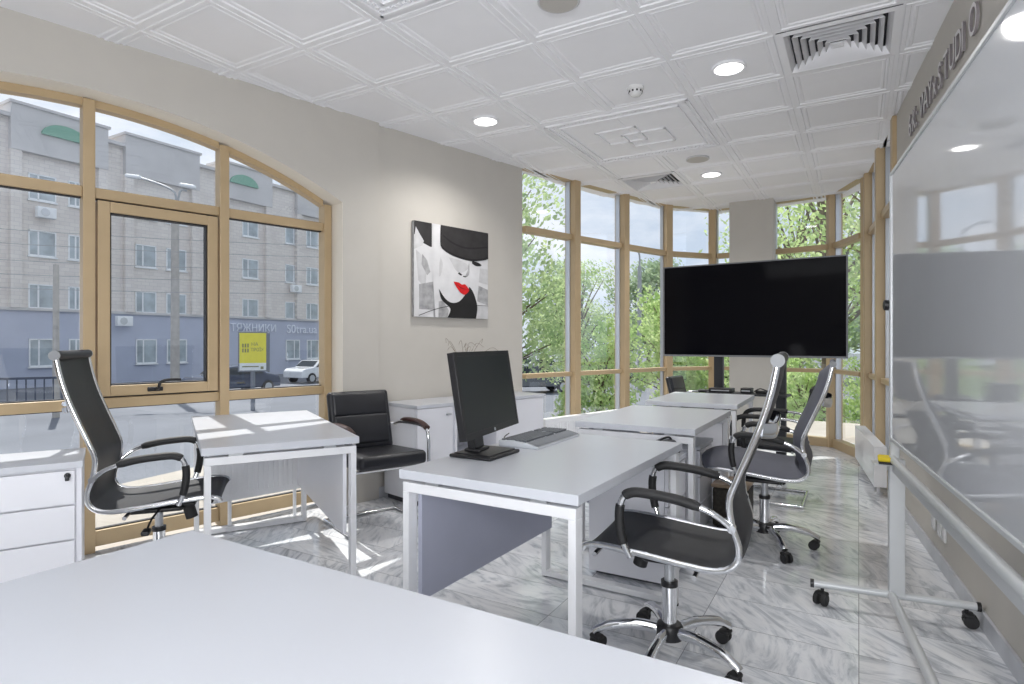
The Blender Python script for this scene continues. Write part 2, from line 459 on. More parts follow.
# ------------------------------------------------------------------ left wall with the arched opening
AW, APK, AR = 3.1, 2.625, 3.43
def arch(t, off=0): return APK-off-AR+math.sqrt(max(0, AR**2-(t-AW/2)**2))
wm = MB()
mL = Matrix.Translation(Ed) @ Matrix.Rotation(ROT_L, 4, 'Z')
wm.box(-.313, 0, -.26, 0, 0, CEIL+.02)
wm.box(AW, 5.9, -.26, 0, 0, CEIL+.02)
NS = 28
for k in range(NS):
    t0, t1 = AW*k/NS, AW*(k+1)/NS
    z0, z1 = arch(t0), arch(t1)
    vs = [(t0, 0, z0), (t1, 0, z1), (t1, 0, CEIL+.02), (t0, 0, CEIL+.02), (t0, -.26, z0), (t1, -.26, z1), (t1, -.26, CEIL+.02), (t0, -.26, CEIL+.02)]
    wm.add(vs, [(0, 1, 2, 3), (7, 6, 5, 4)], 0)
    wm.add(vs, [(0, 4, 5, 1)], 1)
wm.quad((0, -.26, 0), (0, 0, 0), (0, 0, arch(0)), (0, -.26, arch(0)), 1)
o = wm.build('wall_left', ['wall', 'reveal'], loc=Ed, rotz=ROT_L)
# mark the reveal lining: thin side liner so the jamb reads lighter
tag(o, kind='structure')
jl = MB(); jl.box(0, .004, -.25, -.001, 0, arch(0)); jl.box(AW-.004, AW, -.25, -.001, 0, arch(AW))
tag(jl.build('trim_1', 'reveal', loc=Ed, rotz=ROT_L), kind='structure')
# picture wall, set back a little
pw = MB()
a = C1-NL*.035; L = (A0-NL*.0-a).dot(WL)
pw.box(0, L, -.0, .26, 0, CEIL+.02)
ROT_W = atan2(WL.y, WL.x)
tag(pw.build('wall_far', 'wall', loc=a, rotz=ROT_W), kind='structure')
# right wall
rm = MB(); L = (rw(4.50)-BR).dot(RWd)
rm.box(-.3, L, -.28, 0, 0, CEIL+.02)
ROT_R = atan2(RWd.y, RWd.x)
tag(rm.build('wall_right', 'wall', loc=BR, rotz=ROT_R), kind='structure')
bd = (BL-BR); rb = MB(); rb.box(-.3, bd.length+.3, -.28, 0, 0, CEIL+.02)
# back wall behind the camera
tag(rb.build('wall_back', 'wall', loc=BR, rotz=atan2(bd.y, bd.x)), kind='structure')
# baseboards
bb = MB(); bb.box(0, L, 0, .014, 0, .08)
tag(bb.build('baseboard_right', 'skirt', loc=BR, rotz=ROT_R, bevel=.003), kind='structure')
bb = MB(); bb.box(0, 1.6, -.014, 0, 0, .08)
tag(bb.build('baseboard_far', 'skirt', loc=C1-NL*.035, rotz=ROT_W, bevel=.003), kind='structure')
# column in the bay
cm = MB(); cm.box(0, .5, 0, .22, 0, CEIL+.01)
tag(cm.build('column', 'wall', loc=(2.665, 7.36, 0), rotz=ROT_G, bevel=.004), 'beige square column standing in the glazed bay behind the television', 'column', kind='structure')

# ------------------------------------------------------------------ window_1: arched window in the left wall
w1 = tag(empty('window_1', Ed, ROT_L), kind='structure')
mts = [.04, .79, 1.54, 2.29, 3.05]
for k, t in enumerate(mts):
    b = MB(); h = min(arch(max(0, t-.03)), arch(min(AW, t+.03)))
    b.box(t-.03, t+.03, -.235, -.145, 0, h-.005)
    b.build('mullion', 'frame', w1, .004)
for k in range(4):
    t0, t1 = mts[k]+.03, mts[k+1]-.03
    for z0, z1 in ((2.057, 2.117), (.83, .89), (.03, .12)):
        b = MB(); b.box(t0, t1, -.235, -.165, z0, z1); b.build('transom', 'frame', w1, .003)
        g = MB(); g.box(t0+.002, t1-.002, -.222, -.19, z0-.006, z1+.006); g.build('gasket', 'gasket', w1)
    # arch head piece
    b = MB(); n = 8
    for q in range(n):
        ta, tb = t0+(t1-t0)*q/n, t0+(t1-t0)*(q+1)/n
        za, zb = arch(ta), arch(tb)
        vs = [(ta, -.165, za-.044), (tb, -.165, zb-.044), (tb, -.165, zb), (ta, -.165, za), (ta, -.235, za-.044), (tb, -.235, zb-.044), (tb, -.235, zb), (ta, -.235, za)]
        b.add(vs, [(0, 3, 2, 1), (4, 5, 6, 7), (0, 1, 5, 4), (2, 3, 7, 6)])
    b.build('arch_head', 'frame', w1)
    b = MB(); pts = [(t0, 2.117)]+[(t1, 2.117)]+[(t1-(t1-t0)*q/n, arch(t1-(t1-t0)*q/n)-.05) for q in range(n+1)]
    b.add([(x, -.205, z) for x, z in pts], [tuple(range(len(pts)))]); b.build('pane', 'glass', w1)
    b = MB(); b.quad((t0, -.205, .12), (t1, -.205, .12), (t1, -.205, .83), (t0, -.205, .83)); b.build('pane', 'glass', w1)
    if k != 1:
        b = MB(); b.quad((t0, -.205, .89), (t1, -.205, .89), (t1, -.205, 2.057), (t0, -.205, 2.057)); b.build('pane', 'glass', w1)
    else:
        sash = MB(); a0, a1, z0, z1 = t0+.012, t1-.012, .90, 2.045; fw = .062
        sash.box(a0, a0+fw, -.215, -.15, z0, z1); sash.box(a1-fw, a1, -.215, -.15, z0, z1)
        sash.box(a0+fw, a1-fw, -.215, -.15, z0, z0+fw); sash.box(a0+fw, a1-fw, -.215, -.15, z1-fw, z1)
        so = sash.build('opening_sash', 'frame', w1, .004)
        g = MB()
        for (xa, xb, za, zb) in ((a0+fw, a0+fw+.008, z0+fw, z1-fw), (a1-fw-.008, a1-fw, z0+fw, z1-fw), (a0+fw, a1-fw, z0+fw, z0+fw+.008), (a0+fw, a1-fw, z1-fw-.008, z1-fw)):
            g.box(xa, xb, -.21, -.165, za, zb)
        g.build('gasket', 'gasket', so)
        g = MB(); g.quad((a0+fw, -.19, z0+fw), (a1-fw, -.19, z0+fw), (a1-fw, -.19, z1-fw), (a0+fw, -.19, z1-fw)); g.build('pane', 'glass', so)
        hh = MB(); xm = (a0+a1)/2+.03
        hh.rbox(xm-.035, xm+.05, -.15, -.135, z0+.018, z0+.045, .006)
        hh.tube(smoothpath([(xm, -.14, z0+.03), (xm, -.105, z0+.04), (xm-.01, -.095, z0+.075), (xm-.05, -.09, z0+.088), (xm-.12, -.088, z0+.086)]), .009, 8)
        hd = hh.build('window_handle', 'black_pl', so); hd['label'] = 'black window handle'

# ------------------------------------------------------------------ curved glazed bay and right-hand windows
def bay(name, a, b, first=False, moff=0., zt=(2.30, 2.36), zl=(.86, .905)):
    d = (b-a); L = d.length; r = atan2(d.y, d.x)
    root = tag(empty(name, a, r), kind='structure')      # local x along the bay, local -y is the room side
    if not first:
        m = MB(); m.box(-.045, .045, -.09, .06, 0, CEIL+.012); m.build('mullion', 'frame', root, .004)
        g = MB(); g.box(.046, .056, -.02, .04, .1, CEIL+.01); g.box(-.056, -.046, -.02, .04, .1, CEIL+.01); g.build('gasket', 'alu', root)
    x0, x1 = (.003 if first else .05), L-.05
    for z0, z1 in ((0, .10), zl, zt, (CEIL+.004, CEIL+.03)):
        t = MB(); t.box(x0, x1, -.055, .04, z0, z1); t.build('transom', 'frame', root, .003)
    for z0, z1 in ((.10, zl[0]), (zl[1], zt[0]), (zt[1], CEIL+.01)):
        p = MB(); p.quad((x0, .0, z0), (x1, .0, z0), (x1, .0, z1), (x0, .0, z1)); p.build('pane', 'glass', root)
    return root
for k in range(len(NODES)-1):
    bay('window_%d' % (k+2), NODES[k], NODES[k+1], first=(k == 0))
wo = [p-RWn*.06 for p in WINF]
bay('window_9', wo[0], wo[1]); bay('window_10', wo[1], wo[2])
m = MB(); m.box(-.05, .05, -.07, .09, 0, CEIL)
tag(m.build('trim_2', 'frame', loc=wo[2], rotz=ROT_R, bevel=.004), kind='structure')
m = MB(); m.prism([(3.60, 6.06), (3.74, 6.10), (3.76, 6.26), (3.62, 6.24)], 0, CEIL)
tag(m.build('trim_3', 'frame', bevel=.004), kind='structure')

# ------------------------------------------------------------------ ceiling fittings
def cellpos(i, j): p = G0+Vd*(i*T)+Ud*(j*T); return (p.x, p.y, CEIL)
def downlight(i, j, label):
    r = thing('downlight', label, 'ceiling light', cellpos(i, j), ROT_G, 'round recessed downlights')
    b = MB(); b.lathe([(.098, .02), (.105, -.002), (.098, -.008), (.086, -.006), (.084, .012)], 32); b.build('trim_ring', 'ceil', r)
    b = MB(); b.lathe([(.085, .006), (.085, .0), (.05, -.002)], 32); b.build('diffuser', 'lamp_e', r)
    l = bpy.data.lights.new('downlight_lamp', 'SPOT'); l.energy = 60; l.spot_size = math.radians(150); l.spot_blend = .8; l.shadow_soft_size = .08; l.color = (1, .97, .93)
    lo = bpy.data.objects.new('downlight_lamp', l); COL.objects.link(lo); p = cellpos(i, j); lo.location = (p[0], p[1], CEIL-.03)
downlight(1.5, -1.5, 'round downlight glowing in the ceiling near the picture wall')
downlight(1.5, 1.5, 'large round downlight glowing beside the square air diffuser')
downlight(5.5, .5, 'small round downlight glowing just before the glazed bay')
def speaker(i, j, label):
    r = thing('ceiling_speaker', label, 'speaker', cellpos(i, j), 0, 'round ceiling speakers')
    b = MB(); b.lathe([(.10, .015), (.106, -.004), (.1, -.008), (.094, -.006)], 32); b.build('rim', 'diff', r)
    b = MB(); b.lathe([(.095, .0), (.095, -.008), (.03, -.011)], 32); b.build('grille', 'speaker', r)
speaker(-.5, .5, 'round beige ceiling speaker cut by the top edge of the photo')
speaker(4.5, .5, 'round grey ceiling speaker beyond the patterned ceiling panel')
r = thing('smoke_detector', 'white smoke detector fixed to a ceiling tile', 'smoke detector', cellpos(1.5, .5))
b = MB(); b.lathe([(.055, .016), (.055, -.004), (.05, -.01)], 28); b.build('base', 'ceramic', r)
b = MB(); b.lathe([(.045, -.01), (.044, -.03), (.034, -.045), (.02, -.05)], 28); b.build('sensor_cap', 'ceramic', r)
b = MB()
for k in range(10):
    a = 2*PI*k/10; b.box(-.006, .006, .042, .047, -.03, -.018, 0, Matrix.Rotation(a, 4, 'Z'))
b.build('sensor_slot', 'black_pl', r)
def vent(i, j, label):
    r = thing('air_diffuser', label, 'air vent', cellpos(i, j), ROT_G, 'square ceiling air diffusers')
    b = MB(); s = T/2
    b.box(-s, s, -s, s, .07, .075)
    for k in range(4): b.box(-s, s, -s, -s+.004, .012, .07, 0, Matrix.Rotation(k*PI/2, 4, 'Z'))
    b.build('duct_box', 'gap', r)
    def sqring(q0, z0, q1, z1, nm):
        b = MB()
        c = [(-1, -1), (1, -1), (1, 1), (-1, 1)]
        for k in range(4):
            p, q = c[k], c[(k+1) % 4]
            b.quad((p[0]*q0, p[1]*q0, z0), (q[0]*q0, q[1]*q0, z0), (q[0]*q1, q[1]*q1, z1), (p[0]*q1, p[1]*q1, z1))
            b.quad((p[0]*(q0-.004), p[1]*(q0-.004), z0+.003), (q[0]*(q0-.004), q[1]*(q0-.004), z0+.003), (q[0]*(q1-.004), q[1]*(q1-.004), z1+.003), (p[0]*(q1-.004), p[1]*(q1-.004), z1+.003))
        b.build(nm, 'ceil', r)
    sqring(s+.004, -.003, s-.035, -.006, 'frame')
    for q in (.262, .222, .182, .142, .102, .064): sqring(q, -.006, q-.020, .034, 'louvre')
    b = MB(); b.box(-.03, .03, -.03, .03, -.004, .0); b.build('centre_plate', 'ceil', r)
vent(1.5, 2.5, 'large square louvred air diffuser above the whiteboard side of the room')
vent(5.5, -.5, 'distant square louvred air diffuser near the curved glazing')

# ------------------------------------------------------------------ desks
def desk(name, label, cx, cy, rotz, w, l, top=.75, panel_side=-1, legs=True, group=None, far_panel=None):
    r = thing(name, label, 'desk', (cx, cy, 0), rotz, group)
    b = MB(); b.box(-w/2, w/2, -l/2, l/2, top-.034, top); b.build('tabletop', 'white_lam', r, .002)
    for sy in (-1, 1):
        y0 = sy*(l/2-.008); y1 = y0-sy*.05
        a, c = min(y0, y1), max(y0, y1)
        x = w/2-.012
        f = MB(); zt = top-.046
        f.box(-x, x, a, c, zt-.036, zt)
        f.box(-x, -x+.028, a, c, .004, zt-.036); f.box(x-.028, x, a, c, .004, zt-.036)
        f.box(-x+.028, x-.028, a, c, .006, .036)
        f.build('leg_frame', 'white_met', r, .0025)
        for q in (-.3, .3):
            s = MB(); s.box(q*w-.03, q*w+.03, a+.004, c-.004, top-.047, top-.033); s.build('spacer', 'alu', r)
        for q in (-x+.014, x-.014):
            ft = MB(); ft.cyl((q, (a+c)/2, -.0), (q, (a+c)/2, .008), .018, 12); ft.build('foot', 'black_rub', r)
    for q in (-w*.28, w*.28):
        bm_ = MB(); bm_.box(q-.02, q+.02, -l/2+.04, l/2-.04, top-.08, top-.047); bm_.build('beam', 'white_met', r)
    if panel_side:
        p = MB(); x = panel_side*(w/2-.06)
        p.box(x-.009, x+.009, -l/2+.05, l/2-.05, .26, top-.05)
        p.build('modesty_panel', 'lilac' if panel_side < 0 else 'white_lam2', r)
    return r
# foreground desk: corner nearest the chair at (-.80,1.50)
c = Vector((-.801, 1.5, 0))+Vector((.858, -.514, 0))*.70-Vector((.514, .858, 0))*.40
desk('office_desk', 'largest white desk with a completely bare top, across from the window chair', c.x, c.y, math.radians(-30.9), 1.40, .80, panel_side=0)
desk('office_desk', 'white desk in the centre carrying the monitor and keyboard', .188, 2.51, math.radians(-31.6), .73, 1.13)
desk('office_desk', 'white desk behind the monitor desk, middle of the row', .942, 3.85, ROT_G, .70, 1.05)
desk('office_desk', 'white desk in front of the television stand, end of the row', 1.612, 5.075, math.radians(-29), .70, .97)
desk('office_desk', 'white desk at the arched window beside the mesh office chair', -1.391, 3.387, math.radians(29.7), .70, 1.32, panel_side=1)

# ------------------------------------------------------------------ office swivel chairs
def swivel_chair(label, cx, cy, ang, style='sling', top=1.16, star=27, arms=True, group=None, hubdx=0.):
    # local +x is the way the sitter faces
    r = thing('office_chair', label, 'office chair', (cx, cy, 0), math.radians(ang), group)
    k = (top-.5)/.66
    P = [(.30, .452), (.285, .470), (.23, .478), (.09, .468), (-.06, .452), (-.15, .447), (-.205, .458), (-.238, .49), (-.243, .54), (-.222, .61), (-.214, .69),
         (-.236, .76), (-.272, .85), (-.314, .96), (-.343, 1.06), (-.362, 1.16)]
    P = [(x, z if z < .5 else .5+(z-.5)*k) for x, z in P]
    hw = .235
    for s in (-1, 1):
        b = MB(); b.tube(smoothpath([(x, s*hw, z) for x, z in P]), .0115, 10, ry=.009)
        b.build('side_rail', 'chrome', r)
    sp = smoothpath([(x, 0, z) for x, z in P])
    # seat + back shell across the rails
    b = MB(); n = len(sp); thick = .010 if style == 'sling' else .05
    NW = 8; vs = []; 
    for side in (0, 1):
        for i, p in enumerate(sp):
            t = (sp[min(n-1, i+1)]-sp[max(0, i-1)]).normalized(); nn = Vector((t.z, 0, -t.x))   # sitter side normal
            if nn.z < 0 and i < n//2: nn = -nn
            nn = Vector((-t.z, 0, t.x)) if Vector((-t.z, 0, t.x)).dot(Vector((.5, 0, .5))) > 0 else Vector((t.z, 0, -t.x))
            for q in range(NW+1):
                y = (q/NW*2-1)*(hw-.006)
                edge = 1-abs(q/NW*2-1)**4
                if style == 'sling': off = nn*(.004 if side == 0 else -.006)-nn*.012*edge
                else:
                    endf = min(1, i/3, (n-1-i)/3)
                    off = nn*((.012+(.075 if i < 27 else .045)*edge)*endf if side == 0 else -.008)
                vs.append(p+Vector((0, y, 0))+off)
    fs = []
    W1 = NW+1
    for i in range(n-1):
        for q in range(NW):
            a = i*W1+q; fs.append((a, a+1, a+W1+1, a+W1)); a2 = n*W1+a; fs.append((a2, a2+W1, a2+W1+1, a2+1))
    for i in range(n-1):
        a = i*W1; c = n*W1+a; fs.append((a, a+W1, c+W1, c))
        a = i*W1+NW; c = n*W1+a; fs.append((a, c, c+W1, a+W1))
    for q in range(NW):
        fs.append((q, n*W1+q, n*W1+q+1, q+1)); a = (n-1)*W1+q; c = n*W1+a; fs.append((a, a+1, c+1, c))
    b.add(vs, fs, 0, True)
    # split seat and backrest
    split = 27
    def sub(lo, hi):
        m = MB(); fs2 = []
        for f in fs:
            ii = [((v % (n*W1))//W1) for v in f]
            if min(ii) >= lo and max(ii) <= hi: fs2.append(f)
        used = sorted({v for f in fs2 for v in f}); mp = {v: i for i, v in enumerate(used)}
        m.add([vs[v] for v in used], [tuple(mp[v] for v in f) for f in fs2], 0, True); return m
    mt = 'mesh_blk' if style == 'sling' else 'mesh_gry'
    sub(0, split).build('seat', mt, r); sub(split, n-1).build('backrest', mt, r)
    # head roll and front roll
    tx, tz = P[-1]; RR = .021 if style == 'sling' else .016
    b = MB(); b.cyl((tx, -hw-.006, tz), (tx, hw+.006, tz), RR, 20); b.build('top_roll', 'mesh_blk' if style == 'sling' else 'mesh_gry', r)
    for s in (-1, 1):
        b = MB(); b.cyl((tx, s*(hw+.006), tz), (tx, s*(hw+.014), tz), RR+.001, 20); b.cyl((tx, s*(hw+.014), tz), (tx, s*(hw+.017), tz), RR*.55, 16)
        b.build('roll_cap', 'cap', r)
    # rear cross brace
    bx = -.30; bz = .5+(.93-.5)*k
    b = MB(); b.tube(smoothpath([(bx-.015, -hw, bz), (bx-.05, -hw+.06, bz-.005), (bx-.055, 0, bz-.008), (bx-.05, hw-.06, bz-.005), (bx-.015, hw, bz)]), .026, 10, ry=.006)
    b.build('back_brace', 'chrome', r)
    for bx_, bz_ in ((.255, .440), (-.1, .412)): b = MB(); b.cyl((bx_, -hw, bz_), (bx_, hw, bz_), .009, 12); b.build('cross_bar', 'chrome', r)
    if arms:
        for s in (-1, 1):
            y = s*(hw+.022)
            path = smoothpath([(-.222, s*(hw+.005), .60), (-.16, y, .648), (-.06, y, .678), (.06, y, .69), (.115, y, .686), (.145, y, .66), (.155, y, .60), (.145, y, .52), (.12, s*(hw+.008), .455)], 5)
            b = MB(); b.tube(path, .0115, 10); a = b.build('armrest', 'chrome', r)
            pad = [p for p in path if (-.13 < p.x and p.z > .655)]
            b = MB(); b.tube(pad[:-2], [.013]+[.018]*(len(pad)-4)+[.016], 12)
            dn = [p for p in path if p.x > .13 and .5 < p.z < .65]
            b.tube(dn, .017, 12); b.build('arm_pad', 'black_rub', a)
            b = MB(); b.cyl((-.222, s*(hw-.012), .60), (-.222, s*(hw+.018), .60), .014, 14); b.build('bolt', 'chrome', a)
    # mechanism
    b = MB(); b.rbox(-.12, .12, -.085, .085, .385, .412, .02); b.rbox(-.16, .17, -.06, .06, .398, .422, .012)
    b.build('tilt_mechanism', 'black_pl', r)
    b = MB(); b.cyl((.13, -.02, .405), (.15, -.02, .335), .028, 16); b.build('tension_knob', 'black_rub', r)
    b = MB(); b.tube([(.02, -.08, .41), (0, -.17, .385), (-.01, -.215, .355)], .005, 8); b.rbox(-.03, .005, -.27, -.205, .33, .352, .008); b.build('height_lever', 'black_pl', r)
    h = hubdx
    b = MB(); b.cyl((h, 0, .13), (h, 0, .285), .028, 20); b.build('gas_column', 'chrome', r)
    b = MB(); b.cyl((h, 0, .28), (h, 0, .30), .032, 20); b.build('column_collar', 'black_pl', r)
    b = MB(); b.cyl((h, 0, .3), (h, 0, .41), .019, 16); b.build('piston', 'alu', r)
    b = MB(); b.lathe([(.02, .075), (.05, .08), (.052, .125), (.045, .135), (.03, .138)], 20, 0, Matrix.Translation((h, 0, 0))); b.build('hub', 'black_pl', r)
    for q in range(5):
        a = math.radians(star+72*q-ang); m = Matrix.Translation((h, 0, 0)) @ Matrix.Rotation(a, 4, 'Z')
        b = MB(); b.tube(smoothpath([(.035, 0, .108), (.12, 0, .118), (.22, 0, .105), (.275, 0, .082), (.292, 0, .07)]), [.022]*5+[.019]*5+[.015]*6+[.012], 10, 0, m, ry=.018)
        leg = b.build('base_leg', 'chrome', r)
        ca = random.uniform(0, 360)
        m2 = m @ Matrix.Translation((.285, 0, 0)) @ Matrix.Rotation(math.radians(ca), 4, 'Z')
        b = MB(); b.cyl((0, 0, .04), (0, 0, .08), .006, 8, 0, m2)
        for s in (-1, 1): b.lathe([(.012, -.009), (.026, -.008), (.0275, 0), (.026, .008), (.012, .009)], 18, 0, m2 @ Matrix.Translation((.018, s*.015, .0275)) @ Matrix.Rotation(PI/2, 4, 'X'))
        b.rbox(-.012, .03, -.026, .026, .04, .058, .01, 0, m2)
        b.build('caster', 'black_rub', leg)
    return r
swivel_chair('black sling office chair with chrome rails, pulled up to the monitor desk', .635, 2.305, 154, star=22, hubdx=.03)
swivel_chair('padded charcoal office chair with chrome rails at the middle desk', 1.52, 3.61, 152, 'pad', 1.10, star=52)
swivel_chair('black mesh high-back office chair standing by the arched window', -1.765, 3.0, 21, star=20)

# ------------------------------------------------------------------ visitor chairs
def visitor_chair(name, label, cx, cy, ang, leather=True, top=.86, arm_wood=True):
    r = thing(name, label, 'chair', (cx, cy, 0), math.radians(ang))
    sm = 'leather' if leather else 'mesh_blk'
    th = .075 if leather else .035
    b = MB(); m = Matrix.Translation((0, 0, .435)) @ Matrix.Rotation(math.radians(-3), 4, 'Y')
    b.rbox(-.23, .26, -.235, .235, -.03, th-.03+.015, .03, 0, m); b.build('seat', sm, r)
    tilt = math.radians(-14)
    m = Matrix.Translation((-.225, 0, .45)) @ Matrix.Rotation(tilt, 4, 'Y'); H = (top-.45)/cos(tilt)
    if leather:
        b = MB(); b.rbox(-.028, .028, -.225, .225, .02, H, .024, 0, m); b.rbox(-.02, .038, -.205, .205, H*.585, H*.975, .024, 0, m); b.rbox(-.02, .036, -.205, .205, .05, H*.62, .024, 0, m)
    else:
        b = MB(); b.rbox(-.012, .012, -.215, .215, .06, H, .011, 0, m)
    b.build('backrest', sm, r)
    for s in (-1, 1):
        y = s*.262
        b = MB()
        b.tube(smoothpath([(-.27, y, .62), (-.18, y, .645), (.05, y, .655), (.17, y, .645), (.215, y, .60), (.225, y, .45), (.235, y, .2), (.235, y, .05), (.20, y, .013), (.1, y, .012), (-.2, y, .012), (-.255, y, .012)], 5), .011, 10)
        b.tube([(-.255, y, .012), (-.27, y, .012)], .0112, 10)
        fr = b.build('side_frame', 'chrome', r)
        b = MB()
        if arm_wood:
            b.tube(smoothpath([(-.14, y, .668), (-.02, y, .678), (.12, y, .672), (.20, y, .645)]), [.008]+[.016]*10+[.018]*2, 12, ry=.024)
            b.build('arm_pad', 'wood_dark', fr)
        else:
            b.tube(smoothpath([(-.12, y, .652), (.05, y, .656), (.16, y, .648), (.213, y, .605), (.222, y, .50)]), .018, 12)
            b.build('arm_pad', 'black_rub', fr)
        if s > 0:
            pass
    b = MB(); b.cyl((-.262, -.262, .012), (-.262, .262, .012), .011, 10); b.build('floor_bar', 'chrome', r)
    b = MB(); b.cyl((.222, -.262, .412), (.222, .262, .412), .010, 10); b.cyl((-.2, -.262, .405), (-.2, .262, .405), .010, 10)
    for s in (-1, 1):
        b.tube([(.222, s*.2, .412), (-.235, s*.2, .40), (-.30, s*.2, .62)], .009, 8)
        b.tube([(-.30, s*.2, .62), (-.285, s*.262, .63)], .009, 8)
    b.build('under_frame', 'chrome', r)
    if not leather:
        b = MB(); b.cyl((m @ Vector((0, -.215, H))), (m @ Vector((0, .215, H))), .018, 12); b.build('top_roll', 'black_rub', r)
    return r
visitor_chair('visitor_chair', 'black leather visitor chair with dark wooden armrests against the picture wall', -.90, 4.02, -52, True, .87)
visitor_chair('visitor_chair', 'black cantilever chair with chrome arms at the desk by the television', 2.02, 4.74, 150, False, .86, False)
visitor_chair('visitor_chair', 'black low-back leather chair behind the television desk, by the glazing', 2.12, 6.70, -35, True, .83, False)

# ------------------------------------------------------------------ monitor and keyboard
ang = atan2(-.36, .93)                        # local +x = the way the screen faces
mo = thing('computer_monitor', 'black desktop monitor tilted back on a square foot, standing on the centre desk', 'monitor', (-.112, 2.505, .75), 0)
b = MB(); b.rbox(-.10, .10, -.12, .12, 0, .014, .006, 0, Matrix.Rotation(ROT_G, 4, 'Z')); b.rbox(-.085, .085, -.105, .105, .012, .019, .004, 0, Matrix.Rotation(ROT_G, 4, 'Z')); b.build('base', 'black_pl', mo)
mr = Matrix.Rotation(ang, 4, 'Z')
b = MB(); mn = mr @ Matrix.Rotation(math.radians(-7), 4, 'Y'); b.box(-.055, -.02, -.045, .045, .0, .26, 0, mn); b.rbox(-.075, .0, -.05, .05, .014, .03, .008, 0, mr); b.build('neck', 'black_pl', mo, .003)
mt = mr @ Matrix.Translation((0.035, 0.02, .095)) @ Matrix.Rotation(math.radians(-9), 4, 'Y')
SWd, SHt = .56, .34
b = MB(); b.box(-.028, 0, -SWd/2, SWd/2, 0, SHt, 0, mt); b.rbox(-.055, -.026, -.19, .19, .06, .28, .012, 0, mt)
fr = b.build('housing', 'black_pl', mo, .002)
b = MB(); bw = .017
b.box(0, .003, -SWd/2, SWd/2, 0, .024, 0, mt); b.box(0, .003, -SWd/2, SWd/2, SHt-bw, SHt, 0, mt)
b.box(0, .003, -SWd/2, -SWd/2+bw, .024, SHt-bw, 0, mt); b.box(0, .003, SWd/2-bw, SWd/2, .024, SHt-bw, 0, mt); b.build('bezel', 'black_pl', mo)
b = MB(); b.box(0, .0012, -SWd/2+bw, SWd/2-bw, .024, SHt-bw, 0, mt); b.build('screen', 'screen', mo)
b = MB(); b.cyl((.003, 0, .012), (.0045, 0, .012), .007, 16, 0, mt); b.build('badge', 'alu', mo)

kb = thing('keyboard', 'grey wired keyboard with wide palm rest lying on the centre desk', 'keyboard', (.138, 2.86, .75), ROT_G)
# local y along the keyboard, local +x toward the typist
b = MB()
pr = [(-.10, .0), (-.10, .026), (-.03, .030), (.03, .024), (.055, .022), (.10, .010), (.103, .0)]
for y0, y1 in ((-.225, .225),):
    vs = [(x, y0, z) for x, z in pr]+[(x, y1, z) for x, z in pr]; n = len(pr)
    b.add(vs, [tuple(range(n)), tuple(reversed(range(n, 2*n)))]+[(i, n+i, n+(i+1) % n, (i+1) % n) for i in range(n)])
b.build('body', 'kb_l', kb, .003)
b = MB(); b.quad((.042, -.218, .0262), (.099, -.218, .0135), (.099, .218, .0135), (.042, .218, .0262)); b.build('palm_rest', 'kb', kb)
b = MB()
for rr_ in range(6):
    x = -.088+rr_*.0205+(0.004 if rr_ > 0 else 0); z = .030+.002*(2-abs(rr_-2))*0
    for q in range(21):
        if q in (14,) or (q == 18 and rr_ == 0): continue
        if rr_ == 5 and 4 <= q <= 9:
            if q > 4: continue
            b.box(x, x+.015, -.215+q*.0205, -.215+9.6*.0205, z-.006, z+.003); continue
        y = -.215+q*.0205
        b.box(x, x+.016, y, y+.0165, z-.008, z+.003)
b.build('key_field', 'kb_k', kb)
b = MB(); b.tube(smoothpath([(-.1, -.1, .012), (-.15, -.09, .004), (-.2, 0, .004), (-.235, .1, .004)]), .0025, 6); b.build('cable', 'black_rub', kb)

# ------------------------------------------------------------------ cabinets
def drawer_unit(name, label, loc, rotz, w, d, h, nd, lock=True, z0=.03, mats='white_lam2'):
    # local x along the front, local y away from the front
    r = thing(name, label, 'cabinet', loc, rotz)
    b = MB(); b.box(0, w, .02, d, z0, h-.025); b.build('carcass', mats, r, .0015)
    b = MB(); b.box(-.004, w+.004, -.004, d+.004, h-.025, h); b.build('top_board', 'white_lam', r, .0015)
    b = MB(); b.box(.03, w-.03, .05, d-.03, 0, z0); b.build('plinth', 'gap', r)
    H = (h-.03-z0)/nd
    for k in range(nd):
        b = MB(); b.box(.004, w-.022, .0, .018, z0+k*H+.003, z0+(k+1)*H-.004); dr = b.build('drawer', mats, r, .0015)
        if lock and k == nd-1:
            b = MB(); m = Matrix.Translation((w-.045, -.002, z0+(k+1)*H-.022)); b.cyl((0, .003, 0), (0, -.004, 0), .011, 16, 0, m); b.box(-.0015, .0015, -.022, -.004, -.008, .008, 0, m); b.rbox(-.007, .007, -.03, -.02, -.016, .002, .003, 0, m); b.build('lock', 'darkmet', dr)
    return r
drw = .80
rf = math.radians(34)
fx = Vector((-1.70, 2.37, 0)); dfx = Vector((cos(rf), sin(rf), 0))
p = fx-dfx*drw
drawer_unit('drawer_cabinet', 'white drawer chest with a small black lock, beside the arched window', (p.x, p.y, 0), rf, drw, .36, .75, 5)
